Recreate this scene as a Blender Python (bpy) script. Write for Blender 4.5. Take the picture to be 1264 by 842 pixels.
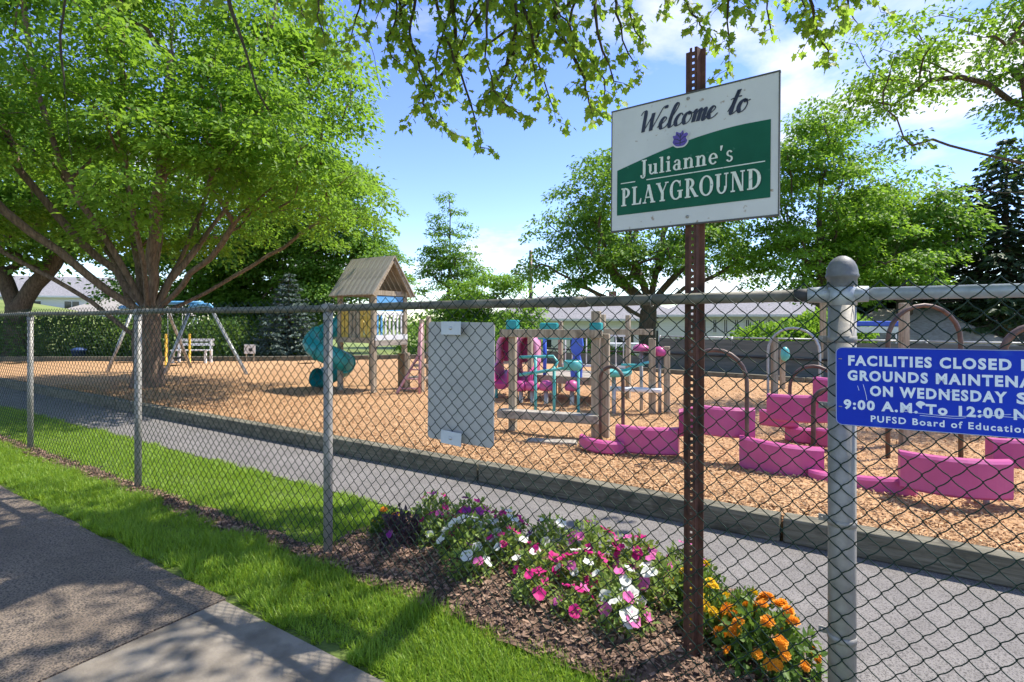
import bpy, bmesh, math, random
import numpy as np
from mathutils import Vector, Matrix, noise

for o in list(bpy.data.objects):
    bpy.data.objects.remove(o, do_unlink=True)
SC = bpy.context.scene
COL = SC.collection
R = math.radians
random.seed(7)
RNG = np.random.default_rng(7)

# ------------------------------------------------------------------ camera
EYE = 1.42
cam_d = bpy.data.cameras.new("camera")
cam = bpy.data.objects.new("camera", cam_d)
COL.objects.link(cam)
cam.location = (0, 0, EYE)
cam.rotation_euler = (R(90), 0, 0)
cam_d.sensor_width = 36
cam_d.lens = 18.71
cam_d.shift_y = -0.019
cam_d.clip_start = 0.05
cam_d.clip_end = 3000
SC.camera = cam

# ------------------------------------------------------------------ light
SUN_DIR = Vector((0.61, 0.215, 1.0)).normalized()
SUN_EL = math.asin(SUN_DIR.z)
SUN_AZ = math.atan2(SUN_DIR.x, SUN_DIR.y)
world = bpy.data.worlds.new("World")
SC.world = world
world.use_nodes = True
wn, wl = world.node_tree.nodes, world.node_tree.links
wn.clear()
w_out = wn.new("ShaderNodeOutputWorld")
w_bg = wn.new("ShaderNodeBackground")
w_bg.inputs["Strength"].default_value = 0.15
sky = wn.new("ShaderNodeTexSky")
sky.sky_type = 'NISHITA'
sky.sun_disc = False
sky.sun_elevation = SUN_EL
sky.sun_rotation = SUN_AZ
sky.altitude = 0
sky.air_density = 1.0
sky.dust_density = 0.0
sky.ozone_density = 4.0
# clouds: noise on the flat cloud layer seen overhead, all round the sky
tc = wn.new("ShaderNodeTexCoord")
sep = wn.new("ShaderNodeSeparateXYZ")
wl.new(tc.outputs["Generated"], sep.inputs[0])
def wmath(op, a, b=None, c=None, clamp=False):
    n = wn.new("ShaderNodeMath"); n.operation = op; n.use_clamp = clamp
    for i, v in enumerate((a, b, c)):
        if v is None: continue
        if isinstance(v, (int, float)): n.inputs[i].default_value = v
        else: wl.new(v, n.inputs[i])
    return n.outputs[0]
zz = wmath('ADD', wmath('MAXIMUM', sep.outputs[2], 0.0), 0.22)
comb = wn.new("ShaderNodeCombineXYZ")
wl.new(wmath('ADD', wmath('DIVIDE', sep.outputs[0], zz), -0.32), comb.inputs[0])
wl.new(wmath('DIVIDE', sep.outputs[1], zz), comb.inputs[1])
comb.inputs[2].default_value = 6.8
nz = wn.new("ShaderNodeTexNoise")
nz.inputs["Scale"].default_value = 1.15
nz.inputs["Detail"].default_value = 9
nz.inputs["Roughness"].default_value = 0.56
nz.inputs["Distortion"].default_value = 0.25
wl.new(comb.outputs[0], nz.inputs["Vector"])
ramp = wn.new("ShaderNodeValToRGB")
ramp.color_ramp.elements[0].position = 0.515
ramp.color_ramp.elements[1].position = 0.64
wl.new(nz.outputs["Fac"], ramp.inputs[0])
mixc = wn.new("ShaderNodeMix"); mixc.data_type = 'RGBA'
wl.new(ramp.outputs[0], mixc.inputs[0])
hsv = wn.new('ShaderNodeHueSaturation')
hsv.inputs['Saturation'].default_value = 1.12
hsv.inputs['Hue'].default_value = 0.52
wl.new(sky.outputs[0], hsv.inputs['Color'])
wl.new(hsv.outputs[0], mixc.inputs[6])
mixc.inputs[7].default_value = (3.9, 4.0, 4.2, 1)
wl.new(mixc.outputs[2], w_bg.inputs["Color"])
wl.new(w_bg.outputs[0], w_out.inputs[0])

sun_d = bpy.data.lights.new("sun", 'SUN')
sun_d.energy = 3.8
sun_d.angle = R(0.53)
sun_d.color = (1.0, 0.93, 0.82)
sun = bpy.data.objects.new("sun", sun_d)
COL.objects.link(sun)
sun.location = (20, 7, 33)
sun.rotation_euler = SUN_DIR.to_track_quat('Z', 'Y').to_euler()

SC.view_settings.view_transform = 'Standard'
SC.view_settings.look = 'None'
SC.view_settings.gamma = 1
SC.view_settings.exposure = 1.1
SC.view_settings.use_curve_mapping = False

# ------------------------------------------------------------------ frames
# u runs along the fence (to the right and nearer), v goes into the playground
UX, UY = 0.8434, -0.5373
TH = math.atan2(UY, UX)
def UV(u, v, z=0.0):
    return Vector((UX * u - UY * v, UY * u + UX * v, z))
def uv_of(x, y):
    return UX * x + UY * y, -UY * x + UX * y

# ------------------------------------------------------------------ materials
MATS = {}
def new_mat(name):
    m = bpy.data.materials.new(name); m.use_nodes = True
    m.node_tree.nodes.clear()
    return m, m.node_tree.nodes, m.node_tree.links
def rgba(c): return (c[0], c[1], c[2], 1)
def mat(name, c1, c2=None, scale=6.0, rough=0.7, bump=0.0, bscale=40.0, metal=0.0,
        stretch=(1, 1, 1), detail=6, spots=None, spot_scale=20, spot_lo=0.62, spot_hi=0.7,
        island=0.0, coat=0.0, lo=0.35, hi=0.65, bdist=0.01, spec=0.5):
    if name in MATS: return MATS[name]
    m, n, l = new_mat(name)
    out = n.new("ShaderNodeOutputMaterial"); b = n.new("ShaderNodeBsdfPrincipled")
    l.new(b.outputs[0], out.inputs[0])
    b.inputs["Roughness"].default_value = rough
    b.inputs["Metallic"].default_value = metal
    b.inputs["Coat Weight"].default_value = coat
    b.inputs["Specular IOR Level"].default_value = spec
    t = n.new("ShaderNodeTexCoord"); mp = n.new("ShaderNodeMapping")
    mp.inputs["Scale"].default_value = stretch
    l.new(t.outputs["Object"], mp.inputs[0])
    if c2 is None: c2 = c1
    nt = n.new("ShaderNodeTexNoise"); nt.inputs["Scale"].default_value = scale
    nt.inputs["Detail"].default_value = detail; nt.inputs["Roughness"].default_value = 0.6
    l.new(mp.outputs[0], nt.inputs["Vector"])
    rp = n.new("ShaderNodeValToRGB")
    rp.color_ramp.elements[0].position = lo; rp.color_ramp.elements[1].position = hi
    rp.color_ramp.elements[0].color = rgba(c1); rp.color_ramp.elements[1].color = rgba(c2)
    fac = nt.outputs["Fac"]
    if island > 0:
        g = n.new("ShaderNodeNewGeometry")
        mm = n.new("ShaderNodeMath"); mm.operation = 'MULTIPLY_ADD'
        mm.inputs[1].default_value = island; 
        l.new(g.outputs["Random Per Island"], mm.inputs[0])
        m2 = n.new("ShaderNodeMath"); m2.operation = 'MULTIPLY_ADD'
        m2.inputs[1].default_value = 1.0; m2.inputs[2].default_value = -island / 2
        l.new(fac, m2.inputs[0]); l.new(m2.outputs[0], mm.inputs[2])
        fac = mm.outputs[0]
    l.new(fac, rp.inputs[0])
    col = rp.outputs[0]
    if spots:
        ns = n.new("ShaderNodeTexNoise"); ns.inputs["Scale"].default_value = spot_scale
        ns.inputs["Detail"].default_value = 5
        l.new(t.outputs["Object"], ns.inputs["Vector"])
        r2 = n.new("ShaderNodeValToRGB")
        r2.color_ramp.elements[0].position = spot_lo; r2.color_ramp.elements[1].position = spot_hi
        l.new(ns.outputs["Fac"], r2.inputs[0])
        mx = n.new("ShaderNodeMix"); mx.data_type = 'RGBA'
        l.new(r2.outputs[0], mx.inputs[0]); l.new(col, mx.inputs[6])
        mx.inputs[7].default_value = rgba(spots)
        col = mx.outputs[2]
    l.new(col, b.inputs["Base Color"])
    if bump > 0:
        nb = n.new("ShaderNodeTexNoise"); nb.inputs["Scale"].default_value = bscale
        nb.inputs["Detail"].default_value = 6
        l.new(mp.outputs[0], nb.inputs["Vector"])
        bp = n.new("ShaderNodeBump"); bp.inputs["Strength"].default_value = bump
        bp.inputs["Distance"].default_value = bdist
        l.new(nb.outputs["Fac"], bp.inputs["Height"]); l.new(bp.outputs[0], b.inputs["Normal"])
    MATS[name] = m
    return m
def leaf_mat(name, c1, c2, trans, tw=0.4, rough=0.55):
    if name in MATS: return MATS[name]
    m, n, l = new_mat(name)
    out = n.new("ShaderNodeOutputMaterial"); b = n.new("ShaderNodeBsdfPrincipled")
    tr = n.new("ShaderNodeBsdfTranslucent"); mx = n.new("ShaderNodeMixShader")
    b.inputs["Roughness"].default_value = rough
    b.inputs["Specular IOR Level"].default_value = 0.35
    g = n.new("ShaderNodeNewGeometry")
    rp = n.new("ShaderNodeValToRGB")
    rp.color_ramp.elements[0].color = rgba(c1); rp.color_ramp.elements[1].color = rgba(c2)
    l.new(g.outputs["Random Per Island"], rp.inputs[0])
    l.new(rp.outputs[0], b.inputs["Base Color"])
    tm = n.new("ShaderNodeMix"); tm.data_type = 'RGBA'
    tm.inputs[0].default_value = 0.6
    l.new(rp.outputs[0], tm.inputs[6]); tm.inputs[7].default_value = rgba(trans)
    l.new(tm.outputs[2], tr.inputs[0])
    mx.inputs[0].default_value = tw
    l.new(b.outputs[0], mx.inputs[1]); l.new(tr.outputs[0], mx.inputs[2])
    l.new(mx.outputs[0], out.inputs[0])
    MATS[name] = m
    return m

# ------------------------------------------------------------------ object helpers
def empty(name, loc=(0, 0, 0), rz=0.0):
    o = bpy.data.objects.new(name, None); COL.objects.link(o)
    o.location = loc; o.rotation_euler = (0, 0, rz); o.empty_display_size = 0.1
    return o
def tag(o, label=None, cat=None, group=None, kind=None):
    if label: o["label"] = label
    if cat: o["category"] = cat
    if group: o["group"] = group
    if kind: o["kind"] = kind
    return o
def link(name, me, parent=None, loc=(0, 0, 0), rot=(0, 0, 0), scale=(1, 1, 1)):
    o = bpy.data.objects.new(name, me); COL.objects.link(o)
    o.location = loc; o.rotation_euler = rot; o.scale = scale
    if parent: o.parent = parent
    return o
def copy_tree(o, parent=None):
    c = o.copy(); COL.objects.link(c); c.parent = parent
    for ch in list(o.children): copy_tree(ch, c)
    return c

class MB:
    def __init__(self): self.v = []; self.f = []; self.s = []
    def add(self, vs, fs, smooth=False):
        k = len(self.v); self.v += [tuple(p) for p in vs]
        self.f += [tuple(i + k for i in f) for f in fs]; self.s += [smooth] * len(fs)
        return self
    def box(self, c, size, rot=None, bev=0.0):
        sx, sy, sz = (s / 2 for s in size)
        if bev <= 0:
            vs = [Vector((x * sx, y * sy, z * sz)) for x in (-1, 1) for y in (-1, 1) for z in (-1, 1)]
            fs = [(0, 1, 3, 2), (4, 6, 7, 5), (0, 4, 5, 1), (2, 3, 7, 6), (0, 2, 6, 4), (1, 5, 7, 3)]
        else:
            bm = bmesh.new(); bmesh.ops.create_cube(bm, size=1)
            for v in bm.verts: v.co = Vector((v.co.x * size[0], v.co.y * size[1], v.co.z * size[2]))
            bmesh.ops.bevel(bm, geom=bm.edges[:] , offset=bev, segments=2, affect='EDGES', profile=0.5)
            bm.verts.index_update()
            vs = [v.co.copy() for v in bm.verts]; fs = [[v.index for v in f.verts] for f in bm.faces]
            bm.free()
        if rot is not None: vs = [rot @ v for v in vs]
        c = Vector(c)
        return self.add([v + c for v in vs], fs)
    def tube(self, path, r, sides=8, cap=True, smooth=True, closed=False):
        path = [Vector(p) for p in path]; n = len(path)
        rs = r if isinstance(r, (list, tuple, np.ndarray)) else [r] * n
        k0 = len(self.v); vs = []; fs = []
        ref = None
        for i, p in enumerate(path):
            if closed: t = path[(i + 1) % n] - path[i - 1]
            else: t = path[min(i + 1, n - 1)] - path[max(i - 1, 0)]
            t.normalize()
            if ref is None:
                ref = Vector((0, 0, 1)) if abs(t.z) < 0.9 else Vector((1, 0, 0))
            a = (ref - t * ref.dot(t))
            if a.length < 1e-4: a = t.orthogonal()
            a.normalize(); b = t.cross(a); ref = a
            for j in range(sides):
                q = 2 * math.pi * j / sides
                vs.append(p + a * (math.cos(q) * rs[i]) + b * (math.sin(q) * rs[i]))
        m = n if closed else n - 1
        for i in range(m):
            i2 = (i + 1) % n
            for j in range(sides):
                j2 = (j + 1) % sides
                fs.append((i * sides + j, i * sides + j2, i2 * sides + j2, i2 * sides + j))
        self.add(vs, fs, smooth)
        if cap and not closed:
            self.f.append(tuple(k0 + j for j in range(sides))[::-1]); self.s.append(False)
            self.f.append(tuple(k0 + (n - 1) * sides + j for j in range(sides))); self.s.append(False)
        return self
    def lathe(self, prof, c=(0, 0, 0), sides=16, smooth=True):
        c = Vector(c); vs = []; fs = []
        for (r, z) in prof:
            for j in range(sides):
                q = 2 * math.pi * j / sides
                vs.append(c + Vector((r * math.cos(q), r * math.sin(q), z)))
        for i in range(len(prof) - 1):
            for j in range(sides):
                j2 = (j + 1) % sides
                fs.append((i * sides + j, i * sides + j2, (i + 1) * sides + j2, (i + 1) * sides + j))
        return self.add(vs, fs, smooth)
    def prism(self, poly, h0, h1, axis='z'):
        # poly: list of 2-D points, extruded between h0 and h1 along the axis
        n = len(poly)
        def mk(p, h):
            if axis == 'z': return (p[0], p[1], h)
            if axis == 'y': return (p[0], h, p[1])
            return (h, p[0], p[1])
        vs = [mk(p, h0) for p in poly] + [mk(p, h1) for p in poly]
        fs = [tuple(range(n))[::-1], tuple(range(n, 2 * n))]
        fs += [(i, (i + 1) % n, n + (i + 1) % n, n + i) for i in range(n)]
        return self.add(vs, fs)
    def mesh(self, name, m):
        me = bpy.data.meshes.new(name)
        me.from_pydata(self.v, [], self.f)
        me.polygons.foreach_set("use_smooth", self.s)
        if m: me.materials.append(m)
        me.update()
        return me
    def build(self, name, m, parent=None, **kw):
        return link(name, self.mesh(name, m), parent, **kw)

def np_mesh(name, verts, faces, m, smooth=False):
    """verts (N,3), faces (M,k) with k constant"""
    me = bpy.data.meshes.new(name)
    verts = np.asarray(verts, dtype=np.float32); faces = np.asarray(faces, dtype=np.int32)
    nf, k = faces.shape
    me.vertices.add(len(verts)); me.vertices.foreach_set("co", verts.ravel())
    me.loops.add(nf * k); me.loops.foreach_set("vertex_index", faces.ravel())
    me.polygons.add(nf); me.polygons.foreach_set("loop_start", np.arange(0, nf * k, k, dtype=np.int32))
    if smooth: me.polygons.foreach_set("use_smooth", np.ones(nf, dtype=bool))
    me.update(calc_edges=True)
    if m: me.materials.append(m)
    return me

def unit(a):
    return a / np.maximum(np.linalg.norm(a, axis=1, keepdims=True), 1e-9)
LEAF4 = (np.array([[0, 0, 0], [0.42, 0.32, 0.10], [1.0, 0, -0.08], [0.42, -0.32, 0.10]]),
         np.array([[0, 1, 2], [0, 2, 3]]))
_m = [(0, 0), (0.18, 0.30), (0.10, 0.52), (0.42, 0.34), (0.62, 0.50), (0.66, 0.22), (1.0, 0.0),
      (0.66, -0.22), (0.62, -0.50), (0.42, -0.34), (0.10, -0.52), (0.18, -0.30)]
MAPLE = (np.array([[x, y, 0.14 * abs(y) - 0.10 * x * x] for x, y in _m] + [[0.36, 0, -0.01]]),
         np.array([[12, i, (i + 1) % 12] for i in range(12)]))
BLADE = (np.array([[0, -0.5, 0], [0, 0.5, 0], [0.5, -0.38, 0.10], [0.5, 0.38, 0.10], [1, 0, 0.30]]),
         np.array([[0, 1, 3], [0, 3, 2], [2, 3, 4]]))
def scatter(name, m, pos, direc, normal, size, shape=LEAF4, width=None, smooth=False):
    """one little face set per position: x along direc, z along normal"""
    pos = np.asarray(pos); d = unit(np.asarray(direc)); nn = np.asarray(normal)
    nn = unit(nn - d * (nn * d).sum(1, keepdims=True)); s = np.cross(nn, d)
    t, f = shape
    size = np.asarray(size).reshape(-1, 1, 1)
    w = size if width is None else np.asarray(width).reshape(-1, 1, 1)
    v = pos[:, None, :] + d[:, None, :] * t[None, :, 0:1] * size + s[:, None, :] * t[None, :, 1:2] * w \
        + nn[:, None, :] * t[None, :, 2:3] * size
    k = t.shape[0]; n = len(pos)
    faces = (f[None, :, :] + (np.arange(n) * k)[:, None, None]).reshape(-1, f.shape[1])
    return np_mesh(name, v.reshape(-1, 3), faces, m, smooth)

# ================================================================== THE SETTING
M_lawn = mat("lawn_soil", (0.07, 0.11, 0.02), (0.13, 0.18, 0.035), scale=9, rough=0.95, bump=0.5, bscale=60)
M_field = mat("field_grass", (0.12, 0.17, 0.03), (0.20, 0.24, 0.06), scale=0.6, rough=0.95, bump=0.3, bscale=8)
M_asph = mat("path_asphalt", (0.165, 0.154, 0.146), (0.225, 0.21, 0.20), scale=3, rough=0.9, bump=0.6, bscale=170,
             spots=(0.075, 0.07, 0.066), spot_scale=150, spot_lo=0.50, spot_hi=0.62, bdist=0.006)
M_side = mat("sidewalk_asphalt", (0.16, 0.122, 0.09), (0.26, 0.205, 0.155), scale=2.2, rough=0.92, bump=1.0, bscale=120,
             spots=(0.075, 0.062, 0.052), spot_scale=95, spot_lo=0.47, spot_hi=0.58, bdist=0.012)
M_conc = mat("concrete", (0.18, 0.155, 0.125), (0.26, 0.23, 0.19), scale=7, rough=0.9, bump=0.55, bscale=110,
             spots=(0.125, 0.108, 0.088), spot_scale=6.5, spot_lo=0.46, spot_hi=0.68, bdist=0.004)
M_mulch = mat("wood_chip_bed", (0.40, 0.225, 0.105), (0.54, 0.335, 0.17), scale=28, rough=0.95, bump=1.0, bscale=34,
              spots=(0.30, 0.16, 0.075), spot_scale=60, spot_lo=0.60, spot_hi=0.68, bdist=0.03, detail=8)
M_chip = mat("wood_chip", (0.35, 0.195, 0.09), (0.58, 0.375, 0.20), scale=3, rough=0.9, island=1.0, lo=0.1, hi=0.9)
M_soil = mat("bed_soil", (0.075, 0.045, 0.030), (0.20, 0.125, 0.085), scale=26, rough=0.97, bump=1.0, bscale=45, bdist=0.02,
             spots=(0.30, 0.20, 0.14), spot_scale=75, spot_lo=0.60, spot_hi=0.68)
M_soilchip = mat("bark_crumb", (0.07, 0.04, 0.028), (0.33, 0.215, 0.15), scale=3, rough=0.95, island=1.0, lo=0.1, hi=0.9)
M_timber = mat("weathered_timber", (0.085, 0.078, 0.052), (0.20, 0.185, 0.135), scale=7, rough=0.9, bump=0.6, bscale=26,
               stretch=(0.35, 6, 6), spots=(0.07, 0.065, 0.045), spot_scale=7, spot_lo=0.55, spot_hi=0.70)
M_timber_old = mat("dark_timber", (0.085, 0.075, 0.052), (0.18, 0.16, 0.12), scale=7, rough=0.95, bump=0.6, bscale=26,
               stretch=(0.35, 6, 6))

def smooth01(a, b, x):
    t = np.clip((x - a) / (b - a), 0, 1); return t * t * (3 - 2 * t)
def ground_z(x, y):
    x = np.asarray(x, float); y = np.asarray(y, float)
    v = -UY * x + UX * y
    z = -0.05 + 3.3 * np.exp(-(((x + 41) / 13.0) ** 2 + ((y - 39) / 11.0) ** 2))
    z = z - 3.2 * smooth01(14.5, 24, v) * smooth01(-3, 7, x) - 3.0 * smooth01(30, 60, y) * smooth01(-22, -6, x)
    return z
gx = np.unique(np.concatenate([np.linspace(-600, -70, 10), np.linspace(-70, 70, 90), np.linspace(70, 600, 10)]))
gy = np.unique(np.concatenate([np.linspace(-300, -10, 8), np.linspace(-10, 90, 70), np.linspace(90, 900, 12)]))
GX, GY = np.meshgrid(gx, gy, indexing='ij')
gv = np.stack([GX, GY, ground_z(GX, GY)], -1).reshape(-1, 3)
nx, ny = len(gx), len(gy)
idx = np.arange(nx * ny).reshape(nx, ny)
gf = np.stack([idx[:-1, :-1], idx[1:, :-1], idx[1:, 1:], idx[:-1, 1:]], -1).reshape(-1, 4)
tag(link("ground", np_mesh("ground", gv, gf, M_field, True)), kind="structure")

# sheets and slabs in fence coordinates: objects carry the fence's rotation
def slab_uv(name, poly, z0, z1, m, kind="structure", bev=0.0):
    mb = MB().prism(poly, z0, z1)
    me = mb.mesh(name, m)
    if bev:
        bm = bmesh.new(); bm.from_mesh(me)
        bmesh.ops.bevel(bm, geom=[e for e in bm.edges], offset=bev, segments=2, affect='EDGES')
        bm.to_mesh(me); bm.free()
    o = link(name, me, None, rot=(0, 0, TH))
    if kind: tag(o, kind=kind)
    return o
# sidewalk: two asphalt bays, then concrete flags
for (a, b) in ((-9.6, -4.905), (-4.885, -2.705)):
    jag = [(b, -1.6), (b, 1.515)]
    k = 9
    edge = [(b + (a - b) * i / k, 1.515 + random.uniform(-0.018, 0.018)) for i in range(1, k)]
    slab_uv("asphalt_sidewalk", [(a, -1.6)] + jag + edge + [(a, 1.51)], -0.12, random.uniform(-0.004, 0.002), M_side)
slab_uv("asphalt_sidewalk", [(-26, -1.6), (-9.615, -1.6), (-9.615, 1.51), (-26, 1.51)], -0.12, 0.0, M_side)
for i, (a, b) in enumerate(((-2.69, -1.155), (-1.14, 0.39), (0.405, 1.935), (1.95, 3.6))):
    slab_uv("concrete_flag", [(a, -1.6), (b, -1.6), (b, 1.50), (a, 1.50)], -0.12, 0.006 - 0.002 * (i % 2), M_conc, bev=0.008)
slab_uv("lawn", [(-26, 1.50), (8, 1.50), (8, 2.97), (-26, 2.97)], -0.10, -0.012, M_lawn)
slab_uv("path", [(-26, 2.96), (-0.50, 2.96), (-0.10, 2.45), (0.05, 1.51), (9, 1.51), (9, 3.86), (-26, 3.86)], -0.10, -0.004, M_asph)
slab_uv("road", [(-60, -9.0), (60, -9.0), (60, -1.75), (-60, -1.75)], -0.20, -0.13, mat("road_asphalt", (0.05, 0.05, 0.05), (0.08, 0.08, 0.08), rough=0.9))
slab_uv("kerb", [(-60, -1.75), (60, -1.75), (60, -1.6), (-60, -1.6)], -0.20, 0.0, M_conc)

# mulch bed of the playground, slightly undulating
MZ = 0.10
mulch_poly_xy = [UV(-30, 3.92), UV(7.5, 3.92), Vector((13.2, 6.2, 0)), Vector((10.5, 8.3, 0)), Vector((6.4, 11.6, 0)), Vector((3.9, 13.7, 0)),
                 Vector((1.5, 17.0, 0)), Vector((-2, 19.3, 0)), Vector((-8, 17.9, 0)), Vector((-24, 17.6, 0)), UV(-34, 7)]
mb = MB(); mb.prism([(p.x, p.y) for p in mulch_poly_xy], -0.06, MZ - 0.012)
tag(mb.build("mulch_base", M_mulch), kind="structure")
def mulch_h(x, y):
    return MZ + 0.012 * np.sin(x * 1.7 + 0.4 * y) * np.sin(y * 1.3 - 0.3 * x) + 0.008 * np.sin(x * 4.1) * np.sin(y * 3.7 + 1)
def in_poly(x, y, poly):
    inside = np.zeros(len(x), bool); j = len(poly) - 1
    for i in range(len(poly)):
        xi, yi, xj, yj = poly[i].x, poly[i].y, poly[j].x, poly[j].y
        c = ((yi > y) != (yj > y)) & (x < (xj - xi) * (y - yi) / (yj - yi + 1e-12) + xi)
        inside ^= c; j = i
    return inside
mx = np.linspace(-26, 14, 150); my = np.linspace(1, 20, 90)
AX, AY = np.meshgrid(mx, my, indexing='ij')
mv = np.stack([AX, AY, mulch_h(AX, AY)], -1).reshape(-1, 3)
ins = in_poly(mv[:, 0], mv[:, 1], mulch_poly_xy)
ii = np.arange(150 * 90).reshape(150, 90)
mf = np.stack([ii[:-1, :-1], ii[1:, :-1], ii[1:, 1:], ii[:-1, 1:]], -1).reshape(-1, 4)
mf = mf[ins[mf].all(1)]
tag(link("mulch_ground", np_mesh("mulch_ground", mv, mf, M_mulch, True)), kind="structure")
# loose chips on top
def chips(name, m, x, y, z, smin, smax, label, seed):
    r = np.random.default_rng(seed); n = len(x)
    d = np.stack([r.normal(size=n), r.normal(size=n), r.normal(size=n) * 0.28], 1)
    nn = np.stack([r.normal(size=n) * 0.35, r.normal(size=n) * 0.35, np.ones(n)], 1)
    s = r.uniform(smin, smax, n)
    me = scatter(name, m, np.stack([x, y, z], 1), d, nn, s,
                 shape=(np.array([[-.5, -.5, 0], [.5, -.42, 0], [.45, .5, 0.12], [-.5, .4, 0.1]]), np.array([[0, 1, 2, 3]])), width=s * r.uniform(0.25, 0.6, n))
    return tag(link(name, me), label, "wood chips" if "chip" in name else "soil", kind="stuff")
n = 210000
r = np.random.default_rng(3)
vv = 3.95 + 9.0 * r.random(n) ** 2.0
uu = -14 + 19 * r.random(n) ** 0.75
px = UX * uu - UY * vv; py = UY * uu + UX * vv
k = in_poly(px, py, mulch_poly_xy) & (np.abs(px) < py * 1.05 + 0.4)
px, py = px[k], py[k]
chips("wood_chips", M_chip, px, py, mulch_h(px, py) + 0.008 + 0.012 * r.random(len(px)), 0.010, 0.032, "tan wood chips covering the playground ground", 4)

# timber edging along the path and at the back of the mulch
edging = empty("timber_edging", UV(0, 3.89), TH)
tag(edging, "weathered grey timber edging along the asphalt path", "edging")
u = -27.0
while u < 7:
    L = 2.42
    MB().box((0, 0, 0), (L - 0.02, 0.14, 0.16), bev=0.012).build("timber", M_timber, edging, loc=(u + L / 2, random.uniform(-.006, .006), 0.072 + random.uniform(-.008, .008)),
             rot=(random.uniform(-.02, .02), random.uniform(-.003, .003), random.uniform(-.003, .003)))
    u += L
back = empty("back_edging", (-8, 17.9, 0))
tag(back, "far timber kerb behind the swings at the back of the mulch", "edging")
def line_timbers(root, a, b, h=0.22, w=0.18, m=None):
    a, b = Vector(a), Vector(b); d = b - a; n = max(1, round(d.length / 2.5)); ang = math.atan2(d.y, d.x)
    for i in range(n):
        c = a + d * ((i + .5) / n) - Vector(root.location)
        MB().box((0, 0, 0), (d.length / n - 0.02, w, h), bev=0.012).build("timber", m or M_timber, root, loc=(c.x, c.y, MZ + 0.04), rot=(0, 0, ang))
line_timbers(back, (-24, 17.6, 0), (-8, 17.9, 0)); line_timbers(back, (-8, 17.9, 0), (-2, 19.3, 0)); line_timbers(back, (-2, 19.3, 0), (1.5, 17.0, 0))
side = empty("side_edging", (3.9, 13.7, 0))
tag(side, "low timber kerb in front of the grey screened fence", "edging")
line_timbers(side, (1.5, 17, 0), (3.9, 13.7, 0), 0.12, 0.14); line_timbers(side, (3.9, 13.7, 0), (6.4, 11.6, 0), 0.12, 0.14); line_timbers(side, (6.4, 11.6, 0), (10.5, 8.3, 0), 0.12, 0.14)

# flower bed soil: a low mound
def bed_outline():
    pts = []
    for (u, v) in ((-2.72, 2.05), (-2.3, 2.02), (-1.8, 2.0), (-1.3, 1.99), (-0.9, 1.98), (-0.5, 1.97), (-0.15, 2.0), (-0.08, 2.25), (-0.14, 2.5),
                   (-0.32, 2.78), (-0.55, 3.0), (-1.0, 3.02), (-1.6, 2.99), (-2.2, 3.0), (-2.6, 2.96), (-2.8, 2.75), (-2.82, 2.4)):
        pts.append((u, v))
    return pts
BED = [Vector((a, b, 0)) for a, b in bed_outline()]
def bed_h(u, v):
    cu, cv = -1.45, 2.5
    q = np.maximum(np.abs((u - cu) / 1.38), np.abs((v - cv) / 0.53))
    return 0.05 * (1 - smooth01(0.55, 1.0, q)) + 0.008 * np.sin(u * 19) * np.sin(v * 23) + 0.002
gu = np.linspace(-2.9, 0, 90); gvv = np.linspace(1.9, 3.1, 40)
AU, AV = np.meshgrid(gu, gvv, indexing='ij')
bv = np.stack([AU, AV, bed_h(AU, AV)], -1).reshape(-1, 3)
ins = in_poly(bv[:, 0], bv[:, 1], BED)
ii = np.arange(90 * 40).reshape(90, 40)
bf = np.stack([ii[:-1, :-1], ii[1:, :-1], ii[1:, 1:], ii[:-1, 1:]], -1).reshape(-1, 4)
bf = bf[ins[bf].any(1)]
tag(link("flower_bed", np_mesh("flower_bed", bv, bf, M_soil, True), rot=(0, 0, TH)), kind="structure")
# bare soil strip under the fence further left
sv = []
for i in range(60):
    uu = -11 + i * (8.4 / 59)
    sv.append((uu, 2.02 + 0.03 * math.sin(i * 1.7) + random.uniform(-.02, .02)))
strip = sv + [(p[0], 2.17 + 0.03 * math.sin(i * 2.1) + random.uniform(-.02, .02)) for i, p in enumerate(sv)][::-1]
mb = MB()
for i in range(59):
    mb.add([(sv[i][0], sv[i][1], 0.0), (sv[i + 1][0], sv[i + 1][1], 0.0), (strip[118 - i][0], strip[118 - i][1], 0.0), (strip[119 - i][0], strip[119 - i][1], 0.0)], [(0, 1, 2, 3)])
tag(mb.build("bare_soil", M_soil, rot=(0, 0, TH)), kind="structure")
n = 15000
r = np.random.default_rng(5)
uu = r.uniform(-2.85, -0.05, n); vv = r.uniform(1.95, 3.05, n)
k = in_poly(uu, vv, BED); uu, vv = uu[k], vv[k]
u2 = r.uniform(-11, -2.7, 5000); v2 = r.normal(2.09, 0.045, 5000)
zz_ = np.concatenate([bed_h(uu, vv) + 0.006, np.full(5000, 0.005)]) + 0.008 * r.random(len(uu) + 5000)
uu = np.concatenate([uu, u2]); vv = np.concatenate([vv, v2])
chips("bark_crumbs", M_soilchip, UX * uu - UY * vv, UY * uu + UX * vv, zz_, 0.008, 0.034, "brown bark crumbs and dry bits on the bed under the fence", 6)

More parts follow.
